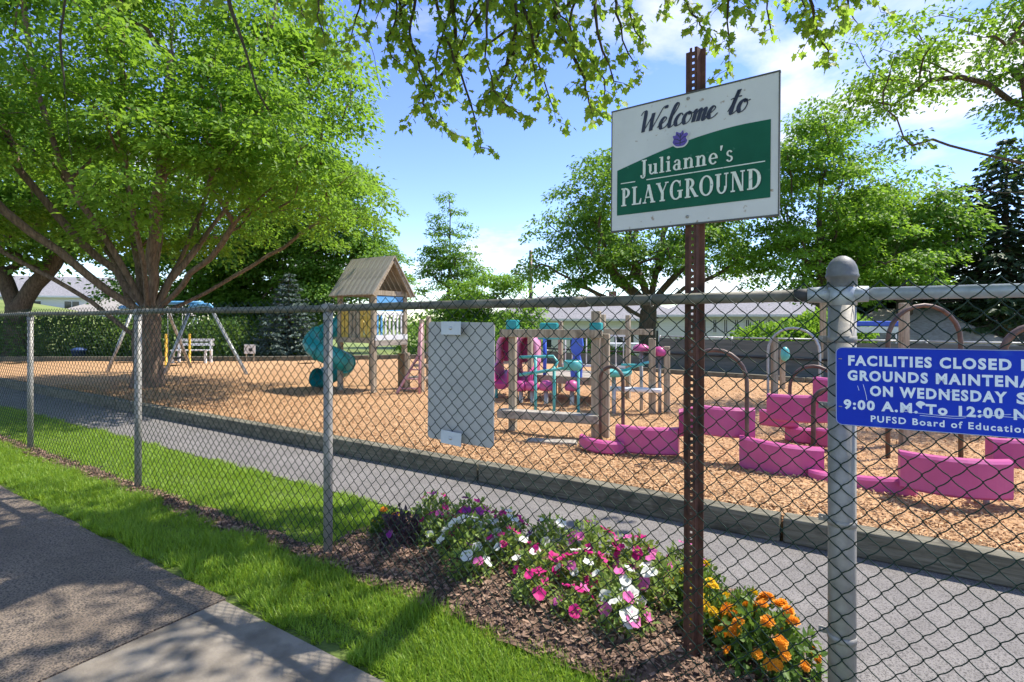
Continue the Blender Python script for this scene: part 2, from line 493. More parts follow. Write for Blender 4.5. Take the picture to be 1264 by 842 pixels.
# grass blades
M_grass = leaf_mat("grass_blade", (0.11, 0.23, 0.014), (0.31, 0.45, 0.045), (0.50, 0.68, 0.05), tw=0.42, rough=0.45)
def grass(name, n, ulo, uhi, vlo, vhi, hmin, hmax, label, seed, ubias=1.0, keep=None):
    r = np.random.default_rng(seed)
    uu = ulo + (uhi - ulo) * r.random(n) ** ubias; vv = r.uniform(vlo, vhi, n)
    ragged = 0.026 * np.sin(uu * 9) + 0.020 * np.sin(uu * 23 + 1) + 0.014 * np.sin(uu * 51)
    ok = (vv > vlo + 0.03 + ragged) & (vv < vhi - 0.03 + ragged * 1.2)
    if keep is not None: ok &= keep(uu, vv)
    # thin patches
    pn = np.sin(uu * 3.1 + 1.3) * np.sin(vv * 7.7 + uu) + 0.6 * np.sin(uu * 8.3) * np.sin(vv * 15)
    ok &= r.random(n) < np.clip(1.05 + 0.35 * pn, 0.4, 1)
    uu, vv, pn = uu[ok], vv[ok], pn[ok]; n = len(uu)
    pos = np.stack([UX * uu - UY * vv, UY * uu + UX * vv, np.full(n, -0.012)], 1)
    az = r.uniform(0, 2 * np.pi, n); lean = np.abs(r.normal(0.0, 0.55, n)) + 0.08
    d = np.stack([np.cos(az) * np.sin(lean), np.sin(az) * np.sin(lean), np.cos(lean)], 1)
    nn = np.stack([np.cos(az), np.sin(az), -np.tan(lean)], 1) * -1.0
    h = r.uniform(hmin, hmax, n) * (1 + 0.35 * pn)
    me = scatter(name, M_grass, pos, d, -nn, h, shape=BLADE, width=r.uniform(0.003, 0.006, n))
    return tag(link(name, me), label, "grass", kind="stuff")
grass("verge_grass", 95000, -9.6, 0.2, 1.50, 2.07, 0.03, 0.075, "bright green grass verge between the sidewalk and the fence", 11, 0.75)
grass("path_grass", 80000, -12.5, -2.62, 2.14, 3.0, 0.025, 0.06, "green lawn strip between the fence and the asphalt path", 12, 0.7)
# sprouting weeds on the bed's front
grass("bed_weeds", 2600, -2.6, -0.3, 1.98, 2.45, 0.02, 0.05, "sparse grass sprouts on the front of the flower bed", 13, 1.0,
      keep=lambda u, v: np.sin(u * 11) * np.sin(v * 17 + u * 3) > 0.35)

# ================================================================== FENCE
M_galv = mat("galvanised_steel", (0.25, 0.236, 0.212), (0.35, 0.335, 0.305), scale=14, rough=0.55, metal=0.2, bump=0.1, bscale=60,
             spots=(0.22, 0.215, 0.19), spot_scale=9, spot_lo=0.55, spot_hi=0.75)
M_galv_new = mat("bright_galvanised_rail", (0.33, 0.36, 0.37), (0.46, 0.49, 0.50), scale=22, rough=0.45, metal=0.3, bump=0.08, bscale=80)
M_rail = mat("dull_olive_rail", (0.12, 0.115, 0.088), (0.21, 0.20, 0.16), scale=9, rough=0.65, metal=0.2, bump=0.12, bscale=50,
             spots=(0.10, 0.094, 0.075), spot_scale=6, spot_lo=0.5, spot_hi=0.7)
M_cap = mat("cast_cap", (0.12, 0.122, 0.122), (0.19, 0.192, 0.192), scale=18, rough=0.6, metal=0.3, bump=0.15, bscale=50)
M_wire = mat("green_vinyl_wire", (0.005, 0.020, 0.013), (0.011, 0.034, 0.022), scale=30, rough=0.5, spec=0.22)
fence = empty("chain_link_fence", UV(0, 2.13), TH)
tag(fence, "green vinyl chain link fence with grey posts along the lawn", "fence")
END_U = -0.026
POSTS = [-10.32, -7.755, -5.165, -2.684]
for u in POSTS:
    mb = MB().tube([(0, 0, -0.25), (0, 0, 1.47)], 0.027, 14)
    p = mb.build("line_post", M_galv, fence, loc=(u, 0, 0))
    MB().tube([(-0.035, 0, 1.503), (0.035, 0, 1.503)], 0.0275, 14).lathe([(0.0295, 1.43), (0.0295, 1.474), (0.012, 1.48)], sides=14).build("loop_cap", M_galv, p)
ep = MB().tube([(0, 0, -0.3), (0, 0, 1.545)], 0.042, 24).build("terminal_post", M_galv, fence, loc=(END_U, 0, 0))
prof = [(0.0445, 1.540), (0.0445, 1.566), (0.0495, 1.570), (0.0500, 1.578), (0.0480, 1.581), (0.0470, 1.592), (0.0435, 1.607), (0.0365, 1.622), (0.026, 1.634), (0.012, 1.642), (0.0, 1.644)]
MB().lathe(prof, sides=24).build("post_cap", M_cap, ep)
MB().lathe([(0.0425, 1.475), (0.0445, 1.476), (0.0445, 1.535), (0.0425, 1.536)], sides=24).build("rail_band", M_galv_new, ep)
for z in (0.35, 0.74, 1.13, 1.36):
    mb = MB().lathe([(0.0424, z - 0.011), (0.0438, z - 0.011), (0.0438, z + 0.011), (0.0424, z + 0.011)], sides=24)
    mb.box((-0.055, 0.012, z), (0.03, 0.004, 0.022)); mb.tube([(-0.06, 0.0, z), (-0.06, 0.03, z)], 0.005, 8)
    mb.build("tension_band", M_galv, ep)
# top rail
u0 = -10.9
cuts = [-10.9, -6.4, -1.02, -0.118]
for i in range(2):
    pts = [(cuts[i] + (cuts[i + 1] - cuts[i]) * k / 12, 0.0, 1.503 + 0.004 * math.sin((i * 12 + k) * 0.9)) for k in range(13)]
    MB().tube(pts, 0.0215, 14).build("top_rail", M_rail, fence)
MB().tube([(-1.01, 0, 1.506), (-0.118, 0, 1.512)], 0.0215, 14).build("top_rail", M_rail, fence)
MB().tube([(-1.12, 0, 1.505), (-0.97, 0, 1.506)], 0.0235, 14).build("rail_sleeve", M_rail, fence)
MB().tube([(-0.17, 0, 1.512), (-0.115, 0, 1.512)], 0.0232, 14).build("rail_sleeve", mat("black_sleeve", (0.03, 0.03, 0.03), (0.05, 0.05, 0.05)), fence)
MB().tube([(-0.128, 0, 1.512), (-0.06, 0, 1.512)], [0.026, 0.029], 16).build("rail_end", M_galv_new, fence)
MB().tube([(-0.015, 0, 1.512), (0.05, 0, 1.512)], [0.029, 0.026], 16).build("rail_end", M_galv_new, fence)
MB().tube([(0.04, 0, 1.512), (2.6, 0, 1.512)], 0.021, 16).build("top_rail", M_galv_new, fence)
MB().tube([(0, 0, -0.25), (0, 0, 1.47)], 0.027, 14).build("line_post", M_galv, fence, loc=(2.45, 0, 0))
# chain link: every wire a flattened helix hooked into its neighbours
PITCH = 0.072
FV = -0.046
def wire_panel(u_a, u_b, sides, per):
    half = PITCH / 2
    i0, i1 = int(round((u_a + 10.9) / half)), int(round((u_b + 10.9) / half)); rows = 44
    ph = np.arange(0, rows * per + 1) / per                   # half-diamond index
    zc = -0.032 + ph * half
    V, Fc = [], []
    q = 2 * np.pi * np.arange(sides) / sides
    base = 0
    rw = 0.00195
    for i in range(i0, i1):
        k = i % 2
        tri = np.abs(((ph + k) % 2) - 1) * 2 - 1               # -1..1 zigzag, neighbours opposite
        uc = -10.9 + (i + 0.5) * half
        wob = 0.0012 * np.sin(ph * 0.37 + i) + 0.0025 * np.sin(uc * 2.3 + ph * 0.13)
        x = uc + tri * (half / 2 + 0.0016) + wob
        y = FV + np.sin((ph + k) * np.pi) * 0.0034 + 0.004 * np.sin(uc * 1.1) * np.sin(ph * 0.07 * np.pi)
        z = zc + 0.0020 * np.sin((ph + k) * np.pi * 2 + 0.8) + 0.002 * np.sin(uc * 3.1)
        p = np.stack([x, y, z], 1)
        t = unit(np.gradient(p, axis=0))
        a = unit(np.cross(t, np.array([0, 1, 0])[None])); b = np.cross(t, a)
        ring = p[:, None] + rw * (np.cos(q)[None, :, None] * a[:, None] + np.sin(q)[None, :, None] * b[:, None])
        m = len(p); V.append(ring.reshape(-1, 3))
        g = np.arange(m * sides).reshape(m, sides) + base
        g2 = np.roll(g, -1, axis=1)
        Fc.append(np.stack([g[:-1], g2[:-1], g2[1:], g[1:]], -1).reshape(-1, 4))
        base += m * sides
    return np.concatenate(V), np.concatenate(Fc)
for (a, b, s, per) in ((-10.9, -7.755, 4, 2), (-7.755, -5.165, 4, 2), (-5.165, -2.684, 5, 4), (-2.684, -0.036, 6, 4), (-0.036, 2.6, 6, 4)):
    V, F = wire_panel(a, b, s, per)
    link("wire_mesh", np_mesh("wire_mesh", V, F, M_wire, True), fence)
mb = MB()
ties = []
for u in np.arange(-10.6, 2.4, 0.62):
    if abs(u - END_U) < 0.12: continue
    a = [(u + 0.003 * math.sin(k), 0.0265 * math.cos(k) , 1.506 + 0.0265 * math.sin(k)) for k in np.linspace(-2.4, 2.6, 10)]
    a = [(u, FV - 0.004, 1.50)] + [(p[0], -abs(0) - p[1] * 1.0, p[2]) for p in a[::-1]]
    MB().tube(a, 0.0018, 5).build("wire_tie", M_galv, fence)

# ------------------------------------------------------------------ grey panel fixed to the mesh
M_pan = mat("grey_plastic_panel", (0.44, 0.425, 0.40), (0.52, 0.505, 0.475), scale=5, rough=0.55, bump=0.05, bscale=90)
M_clamp = mat("pale_grey_clamp", (0.50, 0.53, 0.55), (0.58, 0.61, 0.63), scale=12, rough=0.5)
M_bolt = mat("zinc_bolt", (0.5, 0.5, 0.5), (0.65, 0.65, 0.64), scale=30, rough=0.35, metal=0.8)
gp = empty("grey_panel", UV(-1.655, 2.105, 0.815), TH)
tag(gp, "blank grey plastic panel clamped to the fence mesh", "panel")
def rounded(w, h, r, n=5):
    pts = []
    for (cx, cy, a0) in ((w / 2 - r, h / 2 - r, 0), (-w / 2 + r, h / 2 - r, 90), (-w / 2 + r, -h / 2 + r, 180), (w / 2 - r, -h / 2 + r, 270)):
        for k in range(n + 1):
            a = R(a0 + 90 * k / n); pts.append((cx + r * math.cos(a), cy + r * math.sin(a)))
    return pts
MB().prism([(x, z + 0.30) for x, z in rounded(0.415, 0.605, 0.02)], 0.0, 0.006, 'y').build("panel_sheet", M_pan, gp, rot=(0, R(0.6), 0))
for (x, z, w, rt) in ((-0.025, 0.572, 0.125, 0.0), (-0.025, 0.025, 0.13, 0.05)):
    c = MB().box((0, 0, 0), (w, 0.004, 0.066), bev=0.0015).build("clamp", M_clamp, gp, loc=(x, -0.034, z), rot=(0, rt, 0))
    MB().lathe([(0.009, 0), (0.009, 0.003), (0.006, 0.007), (0, 0.008)], sides=12).build("bolt", M_bolt, c, loc=(0, -0.002, 0), rot=(R(90), 0, 0))
    MB().tube([(0, 0.002, 0), (0, 0.034, 0)], 0.004, 8).build("bolt_shank", M_bolt, c)

# ================================================================== LETTERING
class Pen:
    """flat glyph shapes in a plane (x right, y up), each stroke a hair above the last"""
    def __init__(self): self.v = []; self.f = []; self.k = 0
    def poly(self, pts):
        z = self.k * 0.00002; self.k += 1
        b = len(self.v); self.v += [(p[0], p[1], z) for p in pts]; self.f.append(tuple(range(b, b + len(pts))))
    def strip(self, L, Rr):
        z = self.k * 0.00002; self.k += 1
        b = len(self.v); n = len(L)
        for a, c in zip(L, Rr): self.v.append((a[0], a[1], z)); self.v.append((c[0], c[1], z))
        for i in range(n - 1): self.f.append((b + 2 * i, b + 2 * i + 1, b + 2 * i + 3, b + 2 * i + 2))
class Glyphs:
    def __init__(self, pen, x0, y0, s, sx=1.0, shear=0.0):
        self.p = pen; self.x0, self.y0, self.s, self.sx, self.sh = x0, y0, s, sx, shear
    def T(self, x, y): return (self.x0 + (x * self.sx + y * self.sh) * self.s, self.y0 + y * self.s)
    def poly(self, pts): self.p.poly(pts)
    def rect(self, a, b, c, d): self.p.poly([self.T(a, b), self.T(c, b), self.T(c, d), self.T(a, d)])
    def line(self, x0, y0, x1, y1, w):
        self.p.poly([self.T(x0 - w / 2, y0), self.T(x0 + w / 2, y0), self.T(x1 + w / 2, y1), self.T(x1 - w / 2, y1)])
    def arc(self, cx, cy, rx, ry, a0, a1, thick=0.2, thin=0.07, n=22):
        L, Q = [], []
        for i in range(n + 1):
            a = R(a0 + (a1 - a0) * i / n); w = thin + (thick - thin) * abs(math.cos(a)) ** 1.3
            L.append(self.T(cx + rx * math.cos(a), cy + ry * math.sin(a)))
            Q.append(self.T(cx + (rx - w) * math.cos(a), cy + (ry - min(w, thin * 1.25 + (w - thin) * 0.4)) * math.sin(a)))
        self.p.strip(L, Q)
    def stroke(self, pts, wd, wu):
        P = []
        n = len(pts)
        for i in range(n - 1):
            p0, p1, p2, p3 = pts[max(i - 1, 0)], pts[i], pts[i + 1], pts[min(i + 2, n - 1)]
            for k in range(8):
                t = k / 8
                P.append(tuple(0.5 * (2 * p1[j] + (p2[j] - p0[j]) * t + (2 * p0[j] - 5 * p1[j] + 4 * p2[j] - p3[j]) * t * t
                                      + (3 * p1[j] - p0[j] - 3 * p2[j] + p3[j]) * t ** 3) for j in (0, 1)))
        P.append(pts[-1]); L, Q = [], []
        for i, p in enumerate(P):
            a, b = P[max(i - 1, 0)], P[min(i + 1, len(P) - 1)]
            dx, dy = b[0] - a[0], b[1] - a[1]; l = math.hypot(dx, dy) + 1e-9; dx, dy = dx / l, dy / l
            w = wu + (wd - wu) * max(0.0, -dy) ** 0.8
            L.append(self.T(p[0] - dy * w / 2, p[1] + dx * w / 2)); Q.append(self.T(p[0] + dy * w / 2, p[1] - dx * w / 2))
        self.p.strip(L, Q)
S7 = 0.07
def serif(ch, g):
    """draws one serif letter, returns its advance"""
    def foot(x, w=0.2): g.rect(x - w, 0, x + w, S7)
    def head(x, w=0.2, h=1.0): g.rect(x - w, h - S7, x + w, h)
    if ch == 'P': g.rect(.12, 0, .33, 1); foot(.225); g.rect(.02, .93, .3, 1); g.arc(.30, .715, .40, .285, -90, 90, .2); return .78
    if ch == 'L': g.rect(.12, 0, .33, 1); head(.225); g.rect(.02, 0, .72, S7); g.poly([g.T(.72, 0), g.T(.76, .32), g.T(.69, .32), g.T(.56, .06)]); return .80
    if ch == 'A': g.line(.14, 0, .44, 1, .08); g.line(.76, 0, .44, 1, .21); g.rect(.22, .28, .66, .35); foot(.14, .14); foot(.76, .19); return .95
    if ch == 'Y': g.line(.45, .45, .16, 1, .21); g.line(.47, .45, .78, 1, .08); g.rect(.355, 0, .565, .5); foot(.46); head(.16, .17); head(.78, .13); return .92
    if ch == 'G':
        g.arc(.47, .5, .45, .52, 48, 322, .21); g.rect(.66, .06, .87, .44); g.rect(.56, .40, .95, .47); g.rect(.72, .66, .79, .97); return 1.0
    if ch == 'R':
        g.rect(.12, 0, .33, 1); foot(.225); g.rect(.02, .93, .3, 1); g.arc(.30, .735, .38, .265, -90, 90, .2); g.line(.80, 0, .46, .50, .22); g.rect(.68, 0, .95, S7); return .95
    if ch == 'O': g.arc(.47, .5, .46, .52, 0, 360, .21, n=40); return .99
    if ch == 'U':
        g.rect(.10, .34, .31, 1); g.rect(.68, .34, .76, 1); g.arc(.43, .36, .33, .38, 180, 360, .17); head(.2); head(.72, .14); return .92
    if ch == 'N':
        g.rect(.12, 0, .20, 1); g.line(.72, 0, .22, 1, .22); g.rect(.72, 0, .80, 1); foot(.16, .14); g.rect(.02, .93, .25, 1); head(.76, .14); return .96
    if ch == 'D': g.rect(.12, 0, .33, 1); g.rect(.02, 0, .35, S7); g.rect(.02, .93, .35, 1); g.arc(.33, .5, .52, .5, -90, 90, .21); return .96
    if ch == 'J': g.rect(.25, .05, .46, 1); head(.355); g.arc(.255, .04, .205, .22, 180, 360, .17); return .60
    if ch == 'u': g.rect(.08, .2, .27, .66); g.rect(.48, 0, .67, .66); g.arc(.30, .22, .22, .23, 180, 330, .14); g.rect(0, .60, .2, .66); g.rect(.40, .60, .6, .66); g.rect(.6, 0, .76, .06); return .80
    if ch == 'l': g.rect(.1, 0, .29, 1); foot(.195, .19); g.rect(0, .94, .2, 1); return .44
    if ch == 'i': g.rect(.1, 0, .29, .66); foot(.195, .19); g.rect(0, .60, .2, .66); g.arc(.195, .86, .115, .115, 0, 360, .115, .115); return .44
    if ch == 'a': g.rect(.38, 0, .57, .5); g.arc(.30, .20, .27, .21, 60, 320, .17); g.arc(.33, .46, .24, .21, 0, 165, .16); g.rect(.5, 0, .68, .06); return .72
    if ch == 'n': g.rect(.08, 0, .27, .66); g.rect(.48, 0, .67, .42); g.arc(.43, .42, .24, .25, 0, 150, .17); foot(.175, .18); foot(.575, .18); g.rect(0, .60, .2, .66); return .82
    if ch == 'e': g.arc(.33, .33, .31, .34, 0, 318, .18); g.rect(.12, .32, .62, .385); return .70
    if ch == 's': g.arc(.27, .49, .20, .18, 20, 270, .13); g.arc(.27, .175, .22, .185, -165, 90, .13); return .56
    if ch == "'": g.poly([g.T(.05, .72), g.T(.12, .72), g.T(.22, 1.02), g.T(.04, 1.02)]); return .32
    return .3
SCRIPT = {
    'W': ([[(-.05, .80), (.02, .95), (.12, .90), (.17, .45), (.22, .02)], [(.22, .02), (.36, .45), (.46, .80)], [(.46, .80), (.48, .40), (.53, .02)], [(.53, .02), (.68, .5), (.80, .92), (.92, .98), (.93, .88)]], .82),
    'e': ([[(-.05, .10), (.14, .26), (.24, .40), (.17, .50), (.08, .40), (.05, .20), (.13, .02), (.26, .04), (.38, .18)]], .34),
    'l': ([[(-.02, .12), (.16, .55), (.26, .88), (.20, 1.0), (.12, .85), (.07, .35), (.10, .05), (.18, .0), (.30, .15)]], .26),
    'c': ([[(.28, .40), (.20, .50), (.09, .42), (.04, .20), (.12, .02), (.24, .03), (.35, .16)]], .31),
    'o': ([[(.20, .50), (.08, .42), (.04, .20), (.13, .01), (.26, .08), (.31, .30), (.22, .49), (.24, .40), (.38, .44)]], .36),
    'm': ([[(-.02, .40), (.06, .50), (.08, .0)], [(.08, .15), (.18, .48), (.25, .46), (.25, .0)], [(.25, .15), (.36, .48), (.43, .44), (.42, .10), (.48, .0), (.58, .15)]], .54),
    't': ([[(-.02, .12), (.10, .55), (.17, .95), (.11, .45), (.10, .08), (.17, .0), (.30, .14)], [(-.04, .60), (.14, .66), (.32, .66)]], .28),
    ' ': ([], .42)}

def flat_mesh(name, pen, m, z_to=-1.0):
    # plane coordinates (x, y) become (x, -depth, z) on a board that faces -y
    me = bpy.data.meshes.new(name)
    me.from_pydata([(p[0], -p[2], p[1]) for p in pen.v], [], pen.f)
    me.materials.append(m); me.update(); return me

# ------------------------------------------------------------------ welcome sign
M_signw = mat("sign_white", (0.56, 0.555, 0.535), (0.63, 0.625, 0.60), scale=4, rough=0.45, spots=(0.33, 0.25, 0.18), spot_scale=38, spot_lo=0.665, spot_hi=0.73, bump=0.03, bscale=30)
M_signg = mat("sign_green", (0.003, 0.085, 0.046), (0.007, 0.112, 0.062), scale=7, rough=0.55, spec=0.2, spots=(0.06, 0.19, 0.13), spot_scale=32, spot_lo=0.66, spot_hi=0.78)
M_ink = mat("sign_navy_ink", (0.010, 0.014, 0.035), (0.02, 0.025, 0.05), scale=40, rough=0.5)
M_cream = mat("sign_cream_letters", (0.62, 0.66, 0.55), (0.74, 0.76, 0.68), scale=26, rough=0.5, spots=(0.22, 0.34, 0.27), spot_scale=60, spot_lo=0.62, spot_hi=0.72)
M_dkgreen = mat("sign_letter_shadow", (0.004, 0.035, 0.022), (0.006, 0.05, 0.03), rough=0.5)
M_purple = mat("emblem_purple", (0.07, 0.04, 0.26), (0.13, 0.08, 0.40), scale=30, rough=0.5)
M_rust = mat("rusted_steel", (0.070, 0.030, 0.020), (0.145, 0.062, 0.040), scale=16, rough=0.75, metal=0.25, bump=0.4, bscale=60,
             spots=(0.035, 0.018, 0.014), spot_scale=9, spot_lo=0.52, spot_hi=0.68, bdist=0.003)
M_hole = mat("daylight_hole_edge", (0.45, 0.42, 0.38), (0.6, 0.57, 0.52), scale=20, rough=0.5)
SIGN_RZ = math.atan2(-0.592, 0.806)
ws = empty("welcome_sign", (0.712, 2.150, 0.0), SIGN_RZ)
tag(ws, "white and green playground welcome sign on a rusty perforated post", "sign")
# U channel post with a real row of holes: web pieces between hole rows, flanges swept back
hw, Hh = 0.013, 2.53
mb = MB(); step = 0.0254; hole = 0.0050
for s in (-1, 1):
    mb.box((s * (hole + hw) / 2, 0.028, (Hh - 0.35) / 2), ((hw - hole), 0.004, Hh + 0.35))
z = -0.30
zs = np.arange(-0.34, Hh - 0.01, step)
for i, z in enumerate(zs):
    mb.box((0, 0.028, z), (2 * hole, 0.004, step - 0.0105))
for s in (-1, 1):
    for (x0, y0, x1, y1) in ((hw, 0.028, 0.020, 0.058), (0.020, 0.058, 0.040, 0.060)):
        dx, dy = x1 - x0, y1 - y0; L = math.hypot(dx, dy); nxx, nyy = -dy / L * 0.002, dx / L * 0.002
        mb.prism([(s * (x0 + nxx), y0 + nyy), (s * (x1 + nxx), y1 + nyy), (s * (x1 - nxx), y1 - nyy), (s * (x0 - nxx), y0 - nyy)], -0.35, Hh)
mb.build("post", M_rust, ws, rot=(R(0.25), R(0.35), 0))
SWd, SHt, SZ = 0.668, 0.524, 1.816
bd = MB().box((0, 0, SHt / 2), (SWd, 0.012, SHt)).build("board", M_signw, ws, loc=(-0.004, 0.006, SZ), rot=(R(0), R(0.4), 0))
M_edge = mat("sign_dark_edge", (0.05, 0.055, 0.05), (0.09, 0.09, 0.08), rough=0.6)
mb = MB()
mb.box((0, 0, SHt + 0.002), (SWd + 0.008, 0.016, 0.006)); mb.box((0, 0, -0.002), (SWd + 0.008, 0.016, 0.006))
for s in (-1, 1): mb.box((s * (SWd / 2 + 0.001), 0, SHt / 2), (0.004, 0.0155, SHt - 0.002))
mb.build("edge_trim", M_edge, bd)
gl, gr_, gb, gt = -SWd / 2 + 0.026, SWd / 2 - 0.027, 0.066, 0.335
pen = Pen()
top = []
for k in range(15):
    t = k / 14; x = gl + (gr_ - gl) * t
    top.append((x, 0.262 + 0.095 * math.sin(min(1.0, t * 1.12) * math.pi / 2) - 0.012 * max(0, t - 0.85)))
pen.poly([(gl, gb), (gr_, gb)] + top[::-1])
me = flat_mesh("green_field", pen, M_signg); link("green_field", me, bd, loc=(0, -0.0075, 0))
def sign_text(s, x0, x1, y0, h, parent):
    for (m, nm, dx, dz, yy) in ((M_dkgreen, "letter_shadow", 0.0022, -0.0022, -0.0088), (M_cream, "lettering", 0, 0, -0.0096)):
        probe = Glyphs(Pen(), 0, 0, 1); adv = sum(serif(c, Glyphs(Pen(), 0, 0, 1)) + 0.06 for c in s)
        sx = (x1 - x0) / (adv * h); pn = Pen(); x = x0
        for c in s:
            w = serif(c, Glyphs(pn, x, y0, h, sx)); x += (w + 0.06) * h * sx
        o = link(nm, flat_mesh(nm, pn, m), parent, loc=(dx, yy, dz))
sign_text("PLAYGROUND", gl + 0.020, gr_ - 0.022, 0.103, 0.078, bd)
sign_text("Julianne's", gl + 0.105, gr_ - 0.125, 0.222, 0.066, bd)
pen = Pen(); pen.poly([(gl + 0.018, 0.2005), (gl + 0.085, 0.2005), (gl + 0.085, 0.2045), (gl + 0.018, 0.2045)])
pen.poly([(gl + 0.135, 0.2005), (gr_ - 0.018, 0.2005), (gr_ - 0.018, 0.2045), (gl + 0.135, 0.2045)])
link("rule_line", flat_mesh("rule_line", pen, M_cream), bd, loc=(0, -0.0092, 0))
# "Welcome to" in a slanted brush script
pn = Pen(); x = -0.215; h = 0.092
for c in "Welcome to":
    strokes, adv = SCRIPT[c]
    g = Glyphs(pn, x, 0.405, h, 1.18, 0.30)
    for st in strokes: g.stroke(st, 0.145, 0.045)
    x += adv * h * 1.18
link("script_lettering", flat_mesh("script_lettering", pn, M_ink), bd, loc=(0, -0.0078, 0))
# purple butterfly emblem with a white outline
def blob(pen, pts, cx, cy, s):
    P = []
    n = len(pts)
    for i in range(n):
        p0, p1, p2, p3 = (pts[(i + j - 1) % n] for j in range(4))
        for k in range(6):
            t = k / 6
            P.append(tuple((cx, cy)[j] + s * 0.5 * (2 * p1[j] + (p2[j] - p0[j]) * t + (2 * p0[j] - 5 * p1[j] + 4 * p2[j] - p3[j]) * t * t + (3 * p1[j] - p0[j] - 3 * p2[j] + p3[j]) * t ** 3) for j in (0, 1)))
    pen.poly(P)
WING = [(-.05, -.9), (.5, -.85), (.85, -.4), (.7, 0), (.95, .35), (.75, .6), (.45, .55), (.35, .95), (.05, .7), (-.15, .75), (-.5, .9), (-.55, .5), (-.9, .45), (-.8, .05), (-.9, -.35), (-.5, -.8)]
pn = Pen(); blob(pn, WING, -0.030, 0.348, 0.040); link("emblem_outline", flat_mesh("emblem_outline", pn, M_signw), bd, loc=(0, -0.0098, 0))
pn = Pen(); blob(pn, WING, -0.030, 0.348, 0.034); link("emblem", flat_mesh("emblem", pn, M_purple), bd, loc=(0, -0.0104, 0))
pn = Pen(); g = Glyphs(pn, -0.030, 0.348, 0.034)
for st in ([(0, -.8), (.02, 0), (.05, .6)], [(0, -.3), (.4, .1), (.7, .15)], [(0, -.3), (-.4, 0), (-.7, .05)], [(0, .1), (.3, .5), (.4, .75)], [(0, .1), (-.25, .45), (-.4, .7)], [(0, -.5), (.35, -.45), (.6, -.4)], [(0, -.5), (-.35, -.5), (-.6, -.45)]):
    g.stroke(st, 0.09, 0.09)
link("emblem_veins", flat_mesh("emblem_veins", pn, M_ink), bd, loc=(0, -0.0110, 0))
for z in (0.505, 0.028):
    MB().lathe([(0.007, 0), (0.007, 0.002), (0.004, 0.005), (0, 0.0055)], sides=12).build("bolt", M_galv, bd, loc=(0.0, -0.006, z), rot=(R(90), 0, 0))

# ------------------------------------------------------------------ blue closure sign
M_blue = mat("sign_blue", (0.001, 0.026, 0.42), (0.002, 0.038, 0.50), scale=4, rough=0.5, spec=0.25, spots=(0.02, 0.09, 0.52), spot_scale=14, spot_lo=0.6, spot_hi=0.8)
M_ltext = mat("sign_pale_letters", (0.66, 0.76, 0.88), (0.80, 0.86, 0.92), scale=30, rough=0.5, spots=(0.30, 0.42, 0.75), spot_scale=55, spot_lo=0.68, spot_hi=0.74)
cs = empty("closure_sign", UV(-0.042, 2.035, 0.0), TH + R(3.2))
tag(cs, "blue facilities closed notice with white letters wired to the fence", "sign")
BW, BH, BZ = 0.62, 0.253, 1.084
bb = MB().prism([(x + BW / 2, z + BH / 2) for x, z in rounded(BW, BH, 0.018)], 0.0, 0.003, 'y').build("board", M_blue, cs, loc=(0, 0, BZ), rot=(0, R(-0.2), 0))
mb = MB()
rim = [(x + BW / 2, z + BH / 2) for x, z in rounded(BW - 0.003, BH - 0.003, 0.017)]
mb.tube([(p[0], 0.0, p[1]) for p in rim], 0.0011, 5, closed=True)
mb.build("rim", mat("sign_rim", (0.35, 0.4, 0.5), (0.5, 0.55, 0.62), rough=0.4), bb)
def text_mesh(s, bold):
    cu = bpy.data.curves.new("txt", 'FONT'); cu.body = s; cu.offset = bold; cu.size = 1.0; cu.space_character = 1.22; cu.resolution_u = 3
    o = bpy.data.objects.new("txt", cu); COL.objects.link(o)
    dg = bpy.context.evaluated_depsgraph_get(); dg.update()
    me = bpy.data.meshes.new_from_object(o.evaluated_get(dg))
    bpy.data.objects.remove(o); bpy.data.curves.remove(cu)
    co = np.zeros(len(me.vertices) * 3, np.float32); me.vertices.foreach_get("co", co); co = co.reshape(-1, 3)
    return me, co
def board_line(s, prefix, xa, xb, y0, cap, bold=0.035):
    """letters of cap height `cap` at y0, one part per word; `prefix` spans xa..xb"""
    def box(t):
        m, c = text_mesh(t, bold); lo, hi = c[:, 0].min(), c[:, 0].max(); bpy.data.meshes.remove(m); return lo, hi
    cm, cc = text_mesh("H", bold); h = cc[:, 1].max() - cc[:, 1].min(); base = cc[:, 1].min(); bpy.data.meshes.remove(cm)
    p0, p1 = box(prefix); sx, sy = (xb - xa) / (p1 - p0), cap / h
    words = s.split(); run = ""
    for w in words:
        run = (run + " " + w).strip(); end = box(run)[1]
        me, co = text_mesh(w, bold)
        co2 = np.stack([(co[:, 0] - co[:, 0].max() + end - p0) * sx + xa, np.zeros(len(co)) - 0.0012, (co[:, 1] - base) * sy + y0], 1)
        me.vertices.foreach_set("co", co2.astype(np.float32).ravel()); me.materials.clear(); me.materials.append(M_ltext); me.update()
        me.name = "lettering"; link("lettering", me, bb)
LS = 0.0500
board_line("FACILITIES CLOSED FOR", "FACILITIES CLOSED", 0.035, 0.432, 0.194, 0.033, 0.045)
board_line("GROUNDS MAINTENANCE", "GROUNDS MAINTENA", 0.033, 0.478, 0.146, 0.033, 0.045)
board_line("ON WEDNESDAY", "ON WEDNESDAY", 0.093, 0.422, 0.099, 0.033, 0.045)
board_line("S", "S", 0.442, 0.468, 0.099, 0.033, 0.045)
board_line("9:00 A.M. To 12:00 NOON", "9:00 A.M. To 12:00", 0.022, 0.415, 0.053, 0.031, 0.045)
board_line("PUFSD Board of Education", "PUFSD Board of Education", 0.095, 0.468, 0.017, 0.0205, 0.025)
